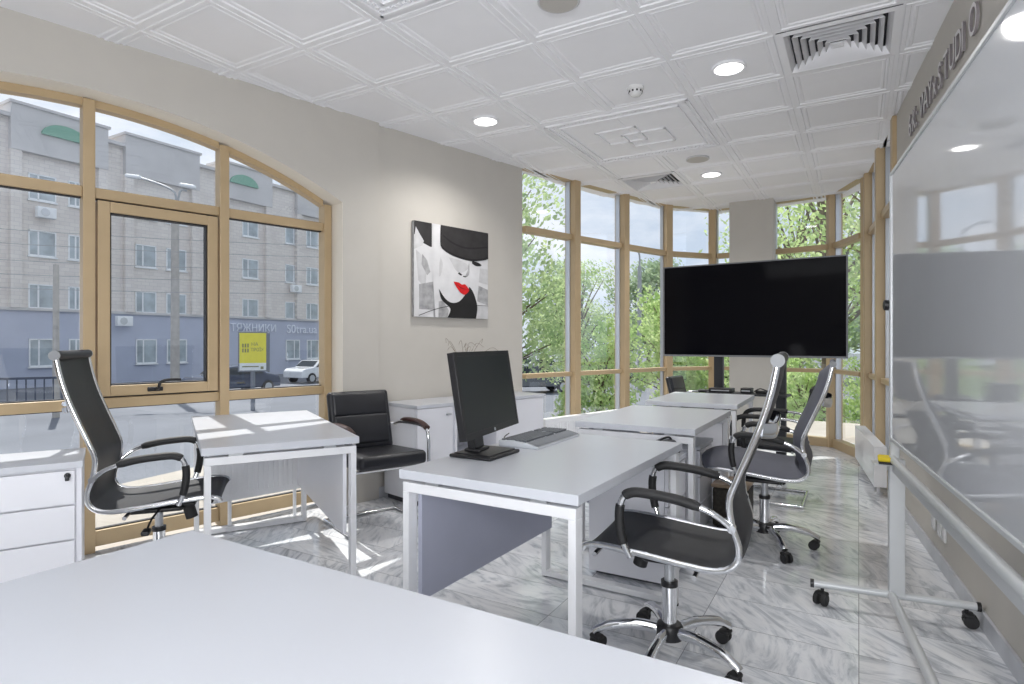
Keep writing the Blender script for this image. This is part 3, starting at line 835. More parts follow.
# pedestals and box under the desks
p = Vector((.77, 2.96, 0))
drawer_unit('drawer_pedestal', 'white drawer pedestal between the centre desk and the one behind it', (p.x, p.y, 0), ROT_G+PI/2, .36, .42, .62, 3, False, .02, 'white_lam2')
p = Vector((1.19, 3.80, 0))
drawer_unit('drawer_pedestal', 'white low pedestal tucked under the middle desk next to the wicker box', (p.x, p.y, 0), ROT_G+PI/2, .38, .36, .56, 3, False, .02, 'white_lam2')
p = Vector((1.52, 4.28, 0))
drawer_unit('drawer_pedestal', 'white drawer pedestal between the middle desk and the desk by the television', (p.x, p.y, 0), ROT_G+PI/2, .17, .40, .66, 3, False, .02, 'white_lam2')
r = thing('storage_box', 'dark woven box with a brown lid on the floor beside the middle desk', 'box', (1.49, 4.04, 0), ROT_G)
b = MB(); b.rbox(-.11, .11, -.14, .14, 0, .26, .02); b.build('body', 'wicker', r)
b = MB(); b.rbox(-.118, .118, -.148, .148, .26, .285, .01); b.build('lid', 'woodlt', r)
b = MB(); b.rbox(-.07, .07, -.1, .1, 0, .05, .03); b.rbox(-.05, .06, -.08, .06, .04, .085, .03); b.tube(smoothpath([(-.03, -.04, .07), (0, -.03, .095), (.02, .03, .095), (.03, .05, .07)]), .006, 8)
tag(b.build('handbag', 'leather', loc=(.80, 3.16, .62), rotz=ROT_G), 'small black bag lying on the pedestal beside the middle desk', 'bag')

# low cabinet row along the picture wall
F0 = Vector((-.70, 4.42, 0)); 
def door_cab(label, s0, s1, hx):
    p = F0+WL*s0; w = s1-s0
    r = thing('low_cabinet', label, 'cabinet', (p.x, p.y, 0), ROT_W)
    b = MB(); b.box(0, w, .02, .42, .04, .722); b.build('carcass', 'white_lam2', r, .0015)
    b = MB(); b.box(-.004, w+.004, -.004, .424, .724, .75); b.build('top_board', 'white_lam', r, .0015)
    b = MB(); b.box(.02, w-.02, .04, .40, 0, .04); b.build('plinth', 'gap', r)
    b = MB(); b.box(.003, w-.03 if hx > .5 else w-.03, 0, .018, .045, .72); d = b.build('door', 'white_lam2', r, .0015)
    b = MB(); q = hx*w; b.rbox(q-.022, q+.022, -.022, -.002, .655, .672, .005); b.build('handle', 'alu', d)
door_cab('white low cabinet with one door, next to the leather visitor chair', 0, .37, .80)
door_cab('white low cabinet with one door, in front of the first glazed bay', .84, 1.44, .30)
p = F0+WL*.37
r = thing('open_shelf', 'white open shelf unit between the two low cabinets, behind the monitor', 'shelf', (p.x, p.y, 0), ROT_W)
b = MB(); b.box(0, .02, .0, .42, 0, .722); b.box(.45, .47, 0, .42, 0, .722); b.box(.02, .45, .40, .42, .02, .722); b.build('side_boards', 'white_lam2', r)
b = MB(); b.box(0, .47, 0, .424, .724, .75); b.build('top_board', 'white_lam', r, .0015)
for z in (.04, .30, .54): b = MB(); b.box(.02, .45, .01, .40, z, z+.018); b.build('shelf_board', 'white_lam2', r)
p = F0+WL*.45+Vector((-WL.y, WL.x, 0))*.14
r = thing('cable_bundle', 'tangle of black cables hanging in the open shelf behind the monitor', 'cables', (p.x, p.y, .56), ROT_W)
b = MB()
for k in range(7):
    random.seed(k+3); b.tube(smoothpath([(random.uniform(-.03, .08), random.uniform(0, .1), random.uniform(.0, .15)) for _ in range(7)]), .004, 6)
b.build('cables', 'black_rub', r)
b = MB(); b.rbox(.13, .25, 0, .12, .0, .12, .008); tb = b.build('charger', 'darkmet', r)
# twig decoration
p = F0+WL*.66+Vector((-WL.y, WL.x, 0))*.22
r = thing('twig_vase', 'white vase holding thin dry twigs, behind the monitor', 'vase', (p.x, p.y, .75))
b = MB(); b.lathe([(.03, 0), (.045, .03), (.05, .09), (.03, .15), (.022, .19), (.026, .21)], 20); b.build('vase', 'ceramic', r)
for k in range(11):
    random.seed(k); a = random.uniform(0, 2*PI); e = random.uniform(.05, .30); h = random.uniform(.33, .46)
    b = MB(); pts = smoothpath([(0, 0, .15), (e*.3*cos(a), e*.3*sin(a), .15+h*.45), (e*.8*cos(a), e*.8*sin(a), .15+h*.8), (e*cos(a+.2), e*sin(a+.2), .15+h*.72)], 4)
    b.tube(pts, .0013, 5); b.build('twig', 'twig', r)

# ------------------------------------------------------------------ radiators
def radiator(label, loc, rotz, L, z0, z1, d=.085, feet=True, ribs=True):
    # local x along, local -y toward the room
    r = thing('radiator', label, 'radiator', loc, rotz)
    b = MB(); b.box(0, L, -d, -d+.012, z0, z1); n = int(L/.035)
    if ribs:
        for k in range(n):
            x = .02+k*(L-.04)/n; b.box(x, x+.016, -d-.006, -d, z0+.04, z1-.04)
    b.build('front_panel', 'rad', r, .002)
    b = MB(); b.box(0, L, -.015, -.003, z0, z1); b.build('rear_panel', 'rad', r)
    b = MB(); b.box(-.002, L+.002, -d, -.003, z1-.002, z1+.006)
    for k in range(int(L/.02)): pass
    b.build('top_grille', 'rad', r)
    for x in (-.004, L): b = MB(); b.box(x, x+.004, -d, -.003, z0, z1); b.build('side_cover', 'rad', r)
    b = MB(); b.box(.02, L-.02, -d+.02, -.02, z0+.03, z1-.01); b.build('fins', 'rad', r)
    if feet:
        for x in (.12, L-.12): b = MB(); b.cyl((x, -d/2, 0), (x, -d/2, z0+.04), .012, 10); b.cyl((x, -d/2, 0), (x, -d/2, .006), .03, 14); b.build('foot', 'rad', r)
    return r
p = Ed-WL*.93-NL*.05; p2 = Ed-WL*.25-NL*.05
radiator('white ribbed panel radiator under the window desk', (p.x, p.y, 0), ROT_W, .68, .20, .62, d=.075)
s = rw(5.92)+RWn*.03
radiator('long low flat white radiator between the whiteboard and the glazed bay', (s.x, s.y, 0), ROT_R+PI, 1.34, .075, .385, d=.09, ribs=False)
d1 = (NODES[1]-NODES[0]).normalized(); pn = Vector((d1.y, -d1.x, 0)); p = NODES[0]+d1*.12+pn*.13
radiator('white ribbed radiator under the curved glazing behind the cabinets', (p.x, p.y, 0), atan2(d1.y, d1.x), 1.25, .08, .46, d=.08)

# ------------------------------------------------------------------ mobile whiteboard
wbp = Vector((1.68, 2.645, 0)); wx = Vector((-.400, -.9165, 0)).normalized()
r = thing('whiteboard', 'large glossy mobile whiteboard on a wheeled silver stand', 'whiteboard', wbp, atan2(wx.y, wx.x))
LW = 1.85; zb, zt = .785, 1.965
b = MB(); b.box(.015, LW-.015, -.008, .008, zb+.012, zt-.012); b.build('writing_surface', 'wb', r)
b = MB(); b.box(0, .016, -.014, .014, zb, zt); b.box(LW-.016, LW, -.014, .014, zb, zt); b.box(.016, LW-.016, -.014, .014, zb, zb+.016); b.box(.016, LW-.016, -.014, .014, zt-.016, zt); b.build('board_frame', 'alu_paint', r, .003)
for x in (-.04, LW+.04):
    b = MB(); b.box(x-.022, x+.022, -.012, .05, .09, .70); b.box(x-.014, x+.014, -.008, .03, .70, 1.42); b.build('post', 'alu_paint', r, .004)
    b = MB(); b.cyl((x-.02, .01, 1.37), (x+.035, .01, 1.37), .012, 14); b.lathe([(.014, -.012), (.024, -.008), (.024, .008), (.014, .012)], 14, 0, Matrix.Translation((x, -.02, 1.385)) @ Matrix.Rotation(PI/2, 4, 'X')); b.build('pivot_knob', 'black_pl', r)
    b = MB(); b.cyl((x, -.31, .092), (x, .31, .092), .017, 16); ft = b.build('foot_bar', 'alu_paint', r)
    for s_ in (-1, 1): b = MB(); b.cyl((x, s_*.31, .092), (x, s_*.325, .092), .0195, 16); b.build('end_cap', 'black_pl', ft)
    for s_ in (-1, 1):
        b = MB(); m = Matrix.Translation((x, s_*.275, 0)) @ Matrix.Rotation(.5+s_, 4, 'Z'); b.cyl((0, 0, .05), (0, 0, .08), .008, 8, 0, m)
        for q in (-1, 1): b.lathe([(.012, -.010), (.027, -.009), (.029, 0), (.027, .009), (.012, .010)], 18, 0, m @ Matrix.Translation((.014, q*.017, .029)) @ Matrix.Rotation(PI/2, 4, 'X'))
        b.rbox(-.014, .028, -.028, .028, .042, .062, .01, 0, m)
        b.build('caster', 'black_rub', ft)
b = MB(); b.cyl((-.03, -.0, .092), (LW+.03, -.0, .092), .018, 16); b.build('floor_bar', 'alu_paint', r)
b = MB(); b.cyl((-.03, .0, .70), (LW+.04, .0, .70), .016, 16); b.box(-.01, LW+.02, .0, .012, .645, .695); b.build('marker_rail', 'alu_paint', r)
b = MB(); b.box(-.085, .01, -.075, .0, .674, .68); b.build('tray_plate', 'alu_paint', r, .001)
p = wbp+wx*(-.05)
e = thing('board_eraser', 'yellow and black board eraser resting on the whiteboard tray', 'eraser', (p.x-.03, p.y-.02, .6805), ROT_G)
b = MB(); b.rbox(-.036, .036, -.05, .05, .012, .03, .008); b.build('grip', 'yellow', e)
b = MB(); b.rbox(-.034, .034, -.048, .048, .0, .012, .005); b.build('felt', 'black_rub', e)

# ------------------------------------------------------------------ television on stand
TLp = Vector((1.615, 6.40, 0)); TRp = Vector((3.05, 5.45, 0)); td = (TRp-TLp); TW = td.length; td.normalize()
tv = thing('television', 'very large black flat television screen raised in front of the glazed bay', 'television', (TLp.x, TLp.y, 1.07), atan2(td.y, td.x))
TH = .945
b = MB(); b.box(0, TW, 0, .04, 0, TH); b.box(.25, TW-.25, .04, .075, .15, TH-.2); b.build('housing', 'black_pl', tv, .003)
b = MB(); e_ = .012
b.box(0, TW, -.004, 0, 0, .018); b.box(0, TW, -.004, 0, TH-e_, TH); b.box(0, e_, -.004, 0, .018, TH-e_); b.box(TW-e_, TW, -.004, 0, .018, TH-e_); b.build('bezel', 'tvb', tv)
b = MB(); b.box(e_, TW-e_, -.002, 0, .018, TH-e_); b.build('screen', 'tvscreen', tv)
sd = thing('television_stand', 'black two-post television stand with a shelf behind the farthest desk', 'stand', (TLp.x, TLp.y, 0), atan2(td.y, td.x))
for s_ in (.32, .665):
    b = MB(); x = TW*s_; b.box(x-.045, x+.045, .08, .14, .05, 1.9); b.build('post', 'darkmet', sd, .004)
    b = MB(); b.box(x-.04, x+.04, -.25, .35, .03, .07); f_ = b.build('foot', 'darkmet', sd, .004)
b = MB(); b.box(TW*.25, TW*.75, .076, .09, 1.3, 1.42); b.box(TW*.25, TW*.75, .076, .09, 1.7, 1.78); b.build('mount_rail', 'darkmet', sd)
b = MB(); b.box(TW*.28, TW*.72, -.16, .08, .70, .72); b.build('shelf', 'darkmet', sd, .003)
def dev(s_, w, d, h, label, name, cat):
    p = TLp+td*(TW*s_)+Vector((-td.y, td.x, 0))*(-.05)
    r = thing(name, label, cat, (p.x, p.y, .72), atan2(td.y, td.x))
    b = MB(); b.rbox(-w/2, w/2, -d/2, d/2, 0, h, .006); b.build('case', 'black_pl', r)
    b = MB(); b.box(-w*.4, w*.4, -d/2-.001, -d/2+.002, h*.35, h*.6); b.build('front_strip', 'alu', r)
dev(.36, .22, .15, .04, 'flat dark media box with a light front on the stand shelf', 'media_box', 'media player')
dev(.50, .10, .12, .05, 'small black device in the middle of the stand shelf', 'media_box', 'media player')
r = thing('power_strip', 'black power strip with cables on the television stand shelf', 'power strip', tuple(TLp+td*(TW*.60)+Vector((0, 0, .72))), atan2(td.y, td.x))
b = MB(); b.rbox(-.09, .09, -.08, -.03, 0, .03, .006); b.build('body', 'black_pl', r)
b = MB(); b.tube(smoothpath([(-.1, -.06, .02), (-.04, -.1, .05), (.03, -.09, .03), (.08, -.1, .055), (.1, -.04, .02)]), .006, 6); b.build('cable', 'black_rub', r)

# ------------------------------------------------------------------ picture
PX = Vector((-.807, 4.926, 0)); PW, PH = .836, .79
pc = thing('canvas_print', 'black and white canvas print of a woman in a hat with red lips', 'picture', (PX.x, PX.y, 1.43), ROT_W)
b = MB(); b.box(0, PW, -.004, .024, 0, PH); b.build('canvas', 'p_grey', pc, .002)
LV = [0]
pm = MB(); names = ['p_white', 'p_light', 'p_grey', 'p_dark', 'p_black', 'p_red', 'p_red2']
def shape(pts, mi, sm=True, clip=True):
    LV[0] += 1; y = -.0045-LV[0]*.0003
    P2 = [(min(PW, max(0, u*PW)), y, min(PH, max(0, (1-v)*PH))) for u, v in pts]
    pm.add(P2, [tuple(range(len(P2)))], mi)
def curve(pts, n=5):
    q = smoothpath([(a, b, 0) for a, b in pts], n); return [(p.x, p.y) for p in q]
shape([(0, 0), (0, 1), (1, 1), (1, 0)], 0)
shape([(0, 0), (0, .14), (.10, .22), (.22, .26), (.22, 0)], 3)
shape([(.02, .06), (.0, .2), (.0, .30), (.10, .25), (.12, .2), (.06, .12)], 1)
shape([(.02, .3), (.05, .62), (.14, .7), (.16, .4)], 1)
shape([(.06, .66), (.06, .92), (.26, .92), (.24, .62)], 2)
shape([(.10, .34), (.09, .45), (.16, .56), (.20, .52), (.16, .40)], 2)
shape([(.88, .42), (.86, .58), (1, .60), (1, .42)], 1)
shape([(.86, .62), (.84, .80), (1, .84), (1, .66)], 2)
shape([(.84, .84), (.80, 1), (1, 1), (1, .86)], 1)
# hair and neck
shape(curve([(.30, .62), (.34, .80), (.46, .90), (.42, 1.0)])+curve([(.82, 1.0), (.84, .86), (.78, .70), (.70, .62)]), 4)
shape([(.24, .84), (.24, 1.0), (.42, 1.0), (.44, .92), (.36, .82)], 2)
# face
shape(curve([(.18, .26), (.20, .40), (.26, .60), (.36, .76), (.46, .83), (.57, .82), (.66, .74), (.74, .62), (.82, .48), (.88, .34)])+[(.88, .28), (.5, .2)], 0)
shape(curve([(.33, .34), (.36, .44), (.32, .56), (.30, .48)]), 1)
shape(curve([(.44, .34), (.60, .36), (.72, .42), (.60, .50), (.52, .46)]), 1)
shape(curve([(.72, .36), (.72, .50), (.66, .54), (.70, .46)]), 2)      # side of the nose
shape(curve([(.58, .49), (.62, .515), (.60, .525), (.56, .505)]), 3)
shape(curve([(.64, .525), (.68, .53), (.66, .54), (.63, .535)]), 3)
shape(curve([(.76, .345), (.84, .355), (.90, .385), (.82, .40), (.76, .375)]), 4)   # eye
# hat
shape(curve([(.33, .0), (.33, .22), (.40, .28), (.55, .325), (.75, .345), (.92, .32), (1.0, .29)])+[(1, 0)], 3)
shape(curve([(.36, .10), (.50, .17), (.70, .20), (.98, .16)])+curve([(.98, .175), (.70, .22), (.50, .19), (.36, .12)]), 4)
shape(curve([(.33, .20), (.40, .26), (.55, .305), (.75, .325), (.92, .30), (1.0, .27)])+curve([(1.0, .30), (.92, .325), (.75, .35), (.55, .33), (.40, .285), (.33, .23)]), 4)
# white strip
shape([(.225, 0), (.225, .30), (.23, .6), (.26, 1.0), (.30, 1.0), (.31, .5), (.325, 0)], 0)
# lips
shape(curve([(.50, .60), (.57, .605), (.615, .625), (.66, .62), (.705, .66), (.715, .69), (.66, .735), (.60, .72), (.54, .66)]), 5)
shape(curve([(.52, .615), (.60, .655), (.70, .68), (.60, .668)]), 6)
shape(curve([(.05, .985), (.30, .90), (.60, .85), (1.0, .845)])+curve([(1.0, .85), (.60, .856), (.30, .907), (.05, .992)]), 4)
pm.build('printed_image', names, pc)

# ------------------------------------------------------------------ wall lettering
sg = thing('wall_sign', 'raised silver letters on the wall above the whiteboard', 'sign')
xax = Vector((-RWd.x, -RWd.y, 0)); zup = Vector((0, 0, 1))
st = rw(3.98)+RWn*.012
txt = '6K:WAYxSTUDIO'; adv = 1.52/len(txt)
for k, ch in enumerate(txt):
    o_ = st+xax*(k*adv); o_.z = 2.575
    m = Matrix((( xax.x, 0, RWn.x, o_.x), (xax.y, 0, RWn.y, o_.y), (0, 1, 0, o_.z), (0, 0, 0, 1)))
    text_mesh(ch, .20, .006, 'letter', ['sign_l', 'sign_d'], sg, m, .82 if ch != ':' else 1.)

# sockets on right wall
for k, y in enumerate((3.37, 3.24, 3.16)):
    p = rw(y)+RWn*.0
    r = thing('wall_socket', ['white wall socket low on the wall, the one toward the radiator', 'white wall socket low behind the whiteboard, middle of three', 'white wall socket under the whiteboard rail, beside the middle one'][k], 'socket', (p.x, p.y, .21), ROT_R, 'sockets on the right wall')
    b = MB(); b.rbox(-.04, .04, .0, .012, -.04, .04, .004); b.build('plate', 'ceramic', r)
    b = MB(); b.cyl((0, .012, 0), (0, .0125, 0), .02, 16); b.build('socket_well', 'diff', r)

# ================================================================== exterior
b = MB(); b.box(-90, 90, -10, 130, -1.5, -1.3); tag(b.build('ground', 'asphalt'), kind='structure')
tp = [p for p in outward_polygon(ROOM, 3.6)]
b = MB(); b.prism([(p.x, p.y) for p in tp], -1.3, -.201+.06); tag(b.build('ground_terrace', 'pave'), kind='structure')

# apartment building; local x along the facade, local -y toward us
fo_ = Vector((-26.6, 33, 0)); FR = atan2(.866, .5)
bl = thing('apartment_building', 'long stone apartment block with a blue ground floor across the street', 'building', fo_, FR)
GZ = -1.3
b = MB(); b.box(-22, 46, 0, 12, 3.0, 13.3); b.build('upper_wall', 'stone', bl)
b = MB(); b.box(-22, 46, -.06, 12, GZ, 3.0); b.build('ground_floor', 'blueband', bl)
b = MB(); b.box(-22, 46, -.2, 0, 2.95, 3.1); b.box(-22, 46, -.3, .3, 13.3, 13.5); b.build('cornice', 'cornice', bl)
for s0, s1 in ((-13, -8), (-.9, 3.9), (4.9, 9.7), (11.5, 15.6), (18, 23), (26, 31)):
    b = MB(); b.box(s0, s1, -.35, 1.5, 11.6, 14.05); b.box(s0-.1, s1+.1, -.45, 1.6, 14.05, 14.2); b.build('parapet_block', 'cornice', bl)
for sx in (-.9, 3.9-.5, 4.9, 9.2, 11.5, 15.1, 18, 22.5, -13, -8.5):
    b = MB(); b.box(sx, sx+.5, -.3, .0, 3.1, 11.6); b.build('pilaster', 'stone', bl)
for sx in (1.6, 13.1, 28.5):
    b = MB(); pts = [(sx+1.15*cos(PI*q/16), 12.75+.72*sin(PI*q/16)) for q in range(17)]
    vs = [(x, -.5, z) for x, z in pts]+[(x, -.3, z) for x, z in pts]; n = 17
    b.add(vs, [tuple(reversed(range(n))), tuple(range(n, 2*n))]+[(i, (i+1) % n, n+(i+1) % n, n+i) for i in range(n)]); b.build('dome', 'green_roof', bl)
def sx_of(x): r_ = (x-512)/600; return (26.6+33*r_)/(.5-.866*r_)
wins = [(sx_of(a), sx_of(c)) for a, c in ((28, 56), (68, 80), (135, 156), (166, 186), (242, 258), (285, 299), (306, 318))]
wins += [(23.5, 24.8), (26.2, 27.5), (29, 30.3), (32, 33.4), (35, 36.2)]
wins += [(-3.2, -2.2), (-6, -4.6), (-8.5, -7.4), (-11, -9.8), (-14, -12.8)]
for wi, (a, c) in enumerate(wins):
    for ri, (z0, z1) in enumerate(((-.15, 1.4), (3.08, 4.44), (6.0, 7.43), (9.1, 10.55))):
        if ri == 3 and wi % 2: pass
        f = MB(); t_ = .07; yy = -.07 if ri == 0 else 0
        f.box(a, c, yy-.05, yy, z0, z0+t_); f.box(a, c, yy-.05, yy, z1-t_, z1); f.box(a, a+t_, yy-.05, yy, z0, z1); f.box(c-t_, c, yy-.05, yy, z0, z1)
        mid = a+(c-a)*(.35 if wi % 2 == 0 else .6); f.box(mid-.04, mid+.04, yy-.05, yy, z0, z1); f.box(a-.05, c+.05, yy-.12, yy, z0-.08, z0)
        wo_ = f.build('window', 'win_w', bl)
        g = MB(); g.quad((a+t_, yy-.02, z0+t_), (c-t_, yy-.02, z0+t_), (c-t_, yy-.02, z1-t_), (a+t_, yy-.02, z1-t_)); g.build('pane', 'win_g', wo_)
def at_facade(s, y, z): v = fo_+Vector((.5, .866, 0))*s+Vector((.866, -.5, 0))*y; return (v.x, v.y, z)
for k, (s, z, lb) in enumerate(((sx_of(33), 8.1, 'white air conditioner box under a top-floor window of the facade'), (sx_of(288), 5.2, 'small white air conditioner box on the facade above the shop letters'), (sx_of(112), 2.2, 'white air conditioner box on the blue ground floor'))):
    r = thing('air_conditioner', lb, 'air conditioner', at_facade(s, .42 if z > 3 else .5, z), FR)
    b = MB(); b.rbox(0, .9, -.15, .2, 0, .6, .03); b.build('case', 'win_w', r)
    b = MB(); b.lathe([(.2, 0), (.22, .02), (.05, .03)], 20, 0, Matrix.Translation((.35, -.15, .3)) @ Matrix.Rotation(PI/2, 4, 'X')); b.build('fan_grille', 'alu', r)
def facade_text(txt, s, z, size, nm, label, fs=1.):
    r = thing(nm, label, 'shop sign', at_facade(s, .12, z), FR)
    m = Matrix(((1, 0, 0, 0), (0, 0, -1, 0), (0, 1, 0, 0), (0, 0, 0, 1)))
    text_mesh(txt, size, .03, 'lettering', ['sign_w'], r, m, fs)
facade_text('ТЯЖНИКИ', sx_of(229), 2.02, .78, 'shop_sign', 'long row of white shop letters above the street poster', 1.0)
facade_text('S0tra.ua', sx_of(285.5), 1.95, .95, 'shop_sign', 'short white lettering on the blue wall near the window jamb', 1.0)
# street poster
r = thing('street_poster', 'yellow and white street poster on a post in front of the blue wall', 'billboard', (-9.5, 22, 0), math.radians(24))
b = MB(); b.box(-.5, .5, 0, .16, .13, 1.60); b.box(.5, .58, .02, .14, .1, 1.55); b.build('case', 'bb_f', r, .01)
b = MB(); b.cyl((0, .08, GZ), (0, .08, .15), .08, 12); b.build('post', 'bb_f', r)
b = MB(); b.box(-.45, .45, -.01, 0, .45, 1.55); b.build('yellow_sheet', 'bb_y', r)
b = MB(); b.box(-.45, .45, -.01, 0, .18, .45); b.build('white_sheet', 'bb_w', r)
def ptext(t, x, z, s, fs=1.): text_mesh(t, s, .002, 'print', ['bb_d'], r, Matrix(((1, 0, 0, x), (0, 0, -1, -.012), (0, 1, 0, z), (0, 0, 0, 1))), fs)
ptext('НА', -.06, 1.08, .17); ptext('ТРОЇХ', -.08, .88, .17, .85)
b = MB()
for q in range(3):
    for z_ in (.84, 1.02): b.box(-.36+q*.085, -.31+q*.085, -.014, -.01, z_, z_+.14)
b.box(-.36, .2, -.014, -.01, .30, .34); b.rbox(.26, .36, -.014, -.01, .22, .32, .002); b.build('print', 'bb_d', r)

# poles, lamps, wires
def lamp_post(name, label, x, y, h, pole_r, mat_, heads, conc=True):
    r = thing(name, label, 'street lamp' if heads else 'pole', (x, y, GZ))
    b = MB(); b.tube([(0, 0, 0), (0, 0, h)], [pole_r*1.25, pole_r], 14); b.build('pole', mat_, r)
    for (pts, lp, la) in heads:
        b = MB(); b.tube(smoothpath(pts), .045, 8); a = b.build('arm', 'pole_g', r)
        b = MB(); m = Matrix.Translation(lp) @ Matrix.Rotation(la, 4, 'Z') @ Matrix.Rotation(.12, 4, 'Y')
        b.rbox(-.32, .32, -.13, .13, -.08, .08, .075, 0, m); b.build('lamp_head', 'lamp_w', a)
    return r
lamp_post('street_lamp', 'concrete street lamp pole with two white heads in front of the stone block', -14.6, 26, 8.0, .15, 'concrete',
          [([(0, 0, 7.6), (.1, -.1, 8.8), (-.3, -.1, 9.2), (-1.4, -.1, 9.6)], (-1.75, -.1, 9.66), .05), ([(0, 0, 7.6), (.2, 0, 9.0), (.45, .1, 9.1)], (.5, .1, 9.3), .3)])
lamp_post('utility_pole', 'thin grey utility pole outside, above the mesh chair', -15.2, 20, 5.1, .085, 'concrete', [])
lamp_post('street_lamp', 'curved street lamp beyond the trees, seen through the curved glazing', 6.38, 30, 6.3, .10, 'pole_g',
          [([(0, 0, 6.2), (0, 0, 6.8), (-.15, -.1, 7.1), (-.6, -.3, 7.3), (-1.0, -.5, 7.25)], (-1.45, -.7, 7.15), .4)])
wr = MB()
for z in (4.0, 4.5, 5.1, 5.6, 3.5):
    pts = [(-30+q*3.2, 15.5+q*1.6, z-.35*math.sin(PI*q/8)) for q in range(9)]; wr.tube(pts, .012, 5)
tag(wr.build('overhead_wires', 'wire'), 'thin overhead wires sagging across the street in front of the stone block', 'wires')

# railing on the left
r = thing('railing', 'dark iron railing outside the arched window', 'railing', (-13.6, 10.9, -.14), atan2(.5, .86))
b = MB(); b.box(0, 4.6, -.02, .02, .56, .61); b.box(0, 4.6, -.02, .02, .08, .12); b.build('rail', 'fence', r)
for q in range(30): b = MB(); b.box(.02+q*.155, .045+q*.155, -.012, .012, 0, .6); b.build('baluster', 'fence', r)
# white corrugated fence at the right
r = thing('corrugated_fence', 'white corrugated low fence outside the glazed bay', 'fence', (5.6, 8.9, -.14), math.radians(-42))
b = MB()
for q in range(30): b.box(q*.08, q*.08+.05, -.02, .01, 0, .42)
b.box(0, 2.4, 0, .015, 0, .42); b.build('sheet', 'fencew', r)

# cars
def car(label, x, y, rz, paint):
    r = thing('car', label, 'car', (x, y, GZ), rz)
    pf = [(-2.1, .35), (-2.1, .75), (-1.9, .9), (-1.2, .98), (-.7, 1.38), (.6, 1.42), (1.3, 1.0), (2.0, .85), (2.12, .6), (2.1, .3)]
    b = MB(); n = len(pf); vs = [(x_, -.85, z) for x_, z in pf]+[(x_, .85, z) for x_, z in pf]
    b.add(vs, [tuple(range(n)), tuple(reversed(range(n, 2*n)))]+[(i, n+i, n+(i+1) % n, (i+1) % n) for i in range(n)]); b.build('body', paint, r, .06)
    b = MB()
    for s in (-1, 1): b.add([(-1.05, s*.862, .98), (1.1, s*.862, .98), (.55, s*.862, 1.34), (-.65, s*.862, 1.32)], [(0, 1, 2, 3)])
    b.add([(1.24, -.75, 1.05), (1.24, .75, 1.05), (.68, .7, 1.38), (.68, -.7, 1.38)], [(0, 1, 2, 3)]); b.add([(-1.18, -.75, 1.03), (-1.18, .75, 1.03), (-.76, .7, 1.36), (-.76, -.7, 1.36)], [(0, 1, 2, 3)])
    b.build('window', 'car_gl', r)
    for wx_ in (-1.35, 1.35):
        for s in (-1, 1): b = MB(); b.cyl((wx_, s*.72, .32), (wx_, s*.88, .32), .32, 18); b.cyl((wx_, s*.88, .32), (wx_, s*.89, .32), .2, 14, 1); b.build('wheel', ['black_rub', 'alu'], r)
for a in ((1.9, 41, .3, 'car_w', 'white car parked beyond the first curved pane'), (6.5, 38, .2, 'car_g', 'grey car parked beyond the curved glazing, behind the white one'),
          (1.0, 30, .3, 'car_g', 'grey car parked outside beside the picture wall edge'), (-13.5, 29, 1.05, 'car_b', 'dark blue car parked in front of the blue ground floor'), (-12.2, 38, 1.05, 'car_w', 'white car parked on the street behind the poster')):
    car(a[4], a[0], a[1], a[2], a[3])

# trees
def leaf_cloud(mb, c, rx, rz, n, size):
    for _ in range(n):
        while True:
            p = Vector((random.uniform(-1, 1), random.uniform(-1, 1), random.uniform(-1, 1)))
            if .25 < p.length < 1: break
        p = Vector((c[0]+p.x*rx, c[1]+p.y*rx, c[2]+p.z*rz))
        a = Vector((random.gauss(0, 1), random.gauss(0, 1), random.gauss(0, 1))).normalized(); q = a.orthogonal().normalized(); w = a.cross(q)
        s = size*random.uniform(.6, 1.3)
        mb.v += [tuple(p-q*s), tuple(p+w*s*.5), tuple(p+q*s), tuple(p-w*s*.5)]; k = len(mb.v); mb.f.append((k-4, k-3, k-2, k-1)); mb.m.append(0); mb.sm.append(False)
def tree_mesh(seed, h, cr, blobs, n, size, low=.35):
    random.seed(seed); lm = MB(); tm = MB()
    tm.tube([(0, 0, 0), (.05, 0, h*.35), (0, .05, h*.7)], [.16*h/7, .12*h/7, .05*h/7], 10)
    for k in range(blobs):
        a = random.uniform(0, 2*PI); rr = cr*random.uniform(.15, .75); z = h*random.uniform(low, .93)
        rr *= 1-.5*max(0, (z/h-.6)/.4)
        c = (rr*cos(a), rr*sin(a), z); br = cr*random.uniform(.25, .45)
        leaf_cloud(lm, c, br, br*.75, n, size)
        tm.tube([(0, 0, z*.65), (c[0]*.5, c[1]*.5, z*.85), c], [.05*h/7, .03*h/7, .012], 6)
    return lm, tm
protos = {}
def tree(kind, label, x, y, rz, sc=1., group=None):
    if kind not in protos:
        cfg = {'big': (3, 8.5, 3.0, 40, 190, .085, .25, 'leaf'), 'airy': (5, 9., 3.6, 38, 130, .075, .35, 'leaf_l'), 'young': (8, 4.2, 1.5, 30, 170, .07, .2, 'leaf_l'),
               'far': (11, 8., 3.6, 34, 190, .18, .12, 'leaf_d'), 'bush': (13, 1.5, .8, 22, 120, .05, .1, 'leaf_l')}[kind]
        lm, tm = tree_mesh(*cfg[:7]); r = empty('bush' if kind == 'bush' else 'tree', (0, 0, 0))
        lm.build('foliage', cfg[7], r); tm.build('trunk', 'bark', r); protos[kind] = r; root = r
    else: root = copy_tree(protos[kind])
    root.location = (x, y, GZ); root.rotation_euler = (0, 0, rz); root.scale = (sc, sc, sc)
    tag(root, label, 'bush' if kind == 'bush' else 'tree', group); return root
tree('big', 'large leafy tree filling the first curved pane beside the picture wall', -.7, 14.5, 0, .95)
tree('big', 'dense tree overlapping the edge between the first two curved panes', 2.25, 20, 2., .62)
tree('young', 'young bright green tree seen low through the second curved pane', 1.9, 13.0, 1., .75)
